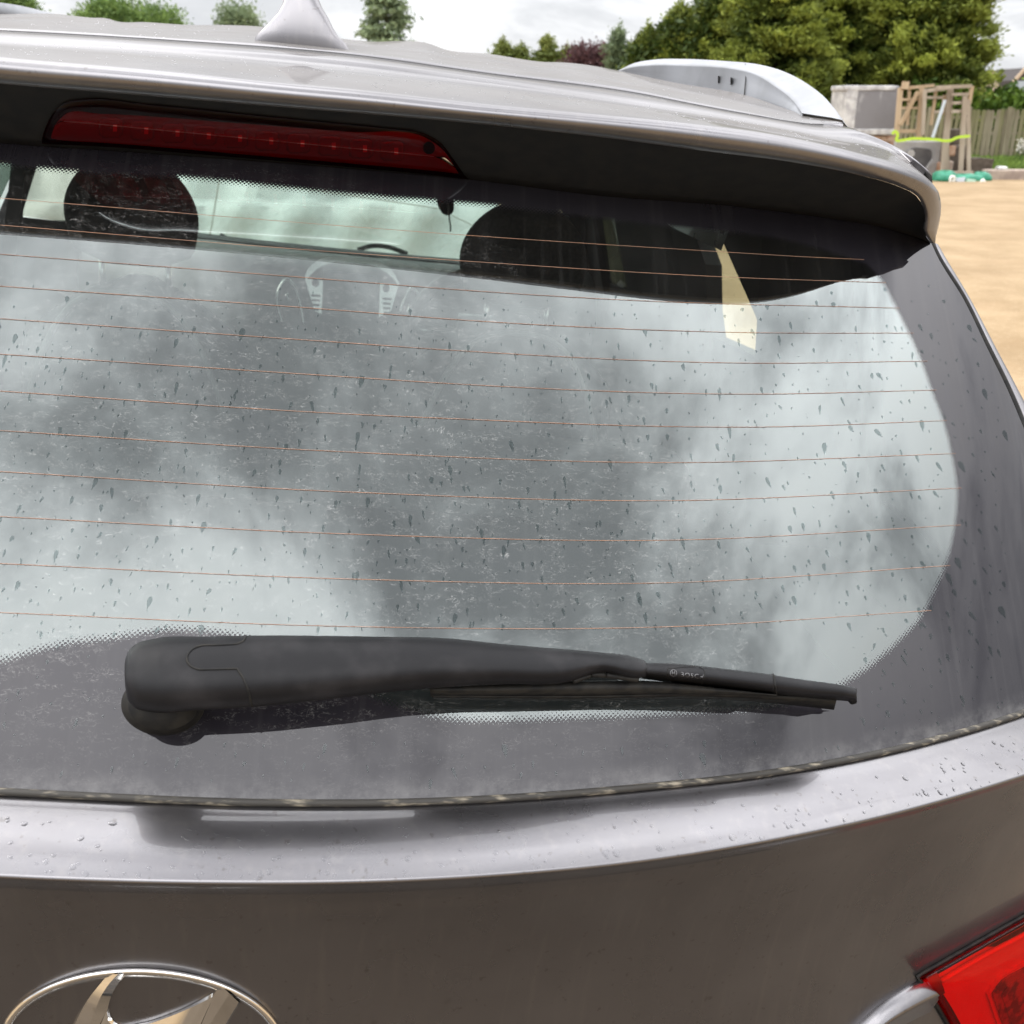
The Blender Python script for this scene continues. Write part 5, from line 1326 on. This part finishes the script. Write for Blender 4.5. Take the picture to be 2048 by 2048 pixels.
# green sacks
def sack(px, py, Y, rx, rz_, ry, label, seed, extra=None):
    e, l = thing_at('sack', px, Y, label, 'sack', 'green sacks lying at the edge of the sand')
    rs = np.random.RandomState(seed); c = wp(px, py, Y) - l
    rows = []
    for i in range(13):
        f = -math.pi/2 + math.pi*i/12; ring = []
        for j in range(24):
            q = 2*math.pi*j/24
            k = 1 + 0.10*math.sin(3*q + seed) * math.cos(f*2) + rs.uniform(-0.05, 0.05)
            cz = math.copysign(abs(math.sin(f))**0.8, math.sin(f))
            ring.append(c + np.array([rx*math.cos(q)*math.cos(f)**0.6*k, ry*math.sin(q)*math.cos(f)**0.6*k, rz_*cz*k]))
        rows.append(ring)
    rows = np.asarray(rows); rows[..., 2] = np.maximum(rows[..., 2], 0.0)
    link('bag', rows.reshape(-1, 3), grid_faces(13, 24, wrap=True), M['green'], e, fix=True)
    return e, l
YK = 22.5
s1, ls1 = sack(1888, 357, YK, 0.24, 0.155, 0.25, 'fat green sack at the left end of the sacks', 1)
s2, ls2 = sack(1929, 361, YK + 0.02, 0.40, 0.125, 0.2, 'flat green sack with two pale labels and white loops', 2)
s3, ls3 = sack(1962, 358, YK + 0.15, 0.19, 0.14, 0.2, 'small green sack at the right end beside the stone sleeper', 3)
for (q, mt) in (([(1914,356),(1931,354),(1927,373),(1910,374)], 'lab1'), ([(1934,357),(1952,359),(1949,374),(1931,374)], 'lab2')):
    f_ = np.array([wp(x, y, YK - 0.24 + (374-y)*0.001) for x, y in q]) - ls2
    link('label_card', *prism(f_, f_ + np.array([0, 0.03, 0])), M[mt], s2, smooth=False, fix=True)
    qi = np.asarray(q, float); qi = qi.mean(0) + (qi - qi.mean(0))*0.6
    f_ = np.array([wp(x, y, YK - 0.25 + (374-y)*0.001) for x, y in qi]) - ls2
for pts, sx in (([(1903,376),(1900,366),(1904,353),(1908,354),(1906,368),(1912,377)], 0), ([(1957,377),(1961,366),(1966,360),(1969,366),(1969,377)], 0)):
    t_ = trace(pts, 18); V, Fc = tube_mesh(wp(t_[:, 0], t_[:, 1], np.full(18, YK - 0.27)) - ls2, 0.030, 7); link('carry_loop', V, Fc, M['white'], s2)
# sleepers and planks
e8, l8 = thing_at('stone_sleeper', 2030, 23.0, 'long rough stone sleeper lying beside the green sacks', 'sleeper')
wbox('block', 1975, 340, 2125, 365, 22.9, 0.35, M['conc'], e8, 0.03, l8)
wbox('ledge', 1974, 362, 2125, 370, 22.85, 0.45, M['timber'], e8, 0.01, l8)
e9, l9 = thing_at('plank', 1995, 22.2, 'pale plank on the sand in front of the stone sleeper', 'plank')
link('board', *bar(wp(1971,371,22.35) - l9, wp(2025,376,22.1) - l9, 0.09, 0.20), M['timber'], e9, smooth=False)
e10, l10 = thing_at('white_stone', 2006, 23.1, 'small whitish stone on top of the stone sleeper', 'stone')
o = wbox('lump', 1997, 333, 2017, 341, 23.0, 0.2, M['wrapw'], e10, 0.04, l10)
# grass strip
rs = np.random.RandomState(9); gn = 5200
ga, gb = wp(1900, 330, 27)[0], wp(2400, 330, 27)[0]
c = np.stack([rs.uniform(ga, gb, gn), rs.uniform(24.6, 29.6, gn), np.full(gn, 0.09)], 1)
V, tn = clump_leaves(rs, c, 3, np.array([0.05, 0.05, 0.02]), 0.045, 1.4, np.tile(np.array([[0, 0, 0.6]]), (gn, 1)), aspect=5)
leaf_obj('grass', V, tn, M['grass'], None, 'stuff')
# white flowers against the fence
ef, lf = thing_at('flowering_plant', 2043, 26.5, 'tall plant with white flower heads in front of the fence', 'plant')
fb = wp(2043, 290, 26.5)
parts, fl_ = [], []
for (x, y) in ((2037,297),(2046,291),(2041,283),(2051,300),(2056,286)):
    h = wp(x, y, 26.5) - lf
    link('stem', *tube_mesh(resamp([np.array([h[0]*0.3, 0, 0]), np.array([h[0]*0.7, 0, h[2]*0.6]), h], 6), 0.010, 5), M['hedge'], ef)
    rr = np.random.RandomState(int(x)); ce = h + rr.normal(0, 0.035, (14, 3))
    V, tn = clump_leaves(rr, ce, 6, np.array([0.015]*3), 0.03, 0.2, np.tile(np.array([[0, -0.5, 0.5]]), (14, 1)), aspect=1.2)
    leaf_obj('flower_head', V, tn, M['white'], ef)
# pale sheeted load in front of the car, seen through the windscreen
sh = empty('sheeted_stack', (CAMP + EY*7.2 + EX*(-0.62)) * np.array([1, 1, 0]), 'pale sheet draped over a broad stack, seen through the windscreen', 'stack')
sx0 = np.array(sh.location)
def shp(px, py, Y): return wp(px, py, Y) - sx0
rows = []
for py_ in (640, 560, 500, 470, 440, 412, 395, 330, 325):
    r_ = []
    for px_ in np.linspace(-500, 992, 60):
        yy = 7.0 + 0.10*math.sin(px_*0.021) + (0.25 if py_ < 400 else 0) + 0.06*math.sin(px_*0.05 + py_*0.03) + (640-py_)*0.0012
        xx = px_ if px_ < 900 else px_ + (py_ - 400) * (0.55 if py_ > 400 else 0.3) * (px_ - 900)/92
        r_.append(shp(xx, py_, yy if py_ > 326 else 8.8))
    rows.append(r_)
rows = np.asarray(rows)
link('sheet', rows.reshape(-1, 3), grid_faces(len(rows), 60), M['sheet'], sh)
pt_ = []
for (a, b) in (((500,360),(900,420)), ((440,350),(420,470)), ((905,430),(985,470))):
    q = trace([a, b], 12); pt_.append(tube_mesh(shp(q[:, 0], q[:, 1], np.full(12, 6.93)), 0.006, 5))
link('sheet_fold', *merge(pt_), M['sheet'], sh)
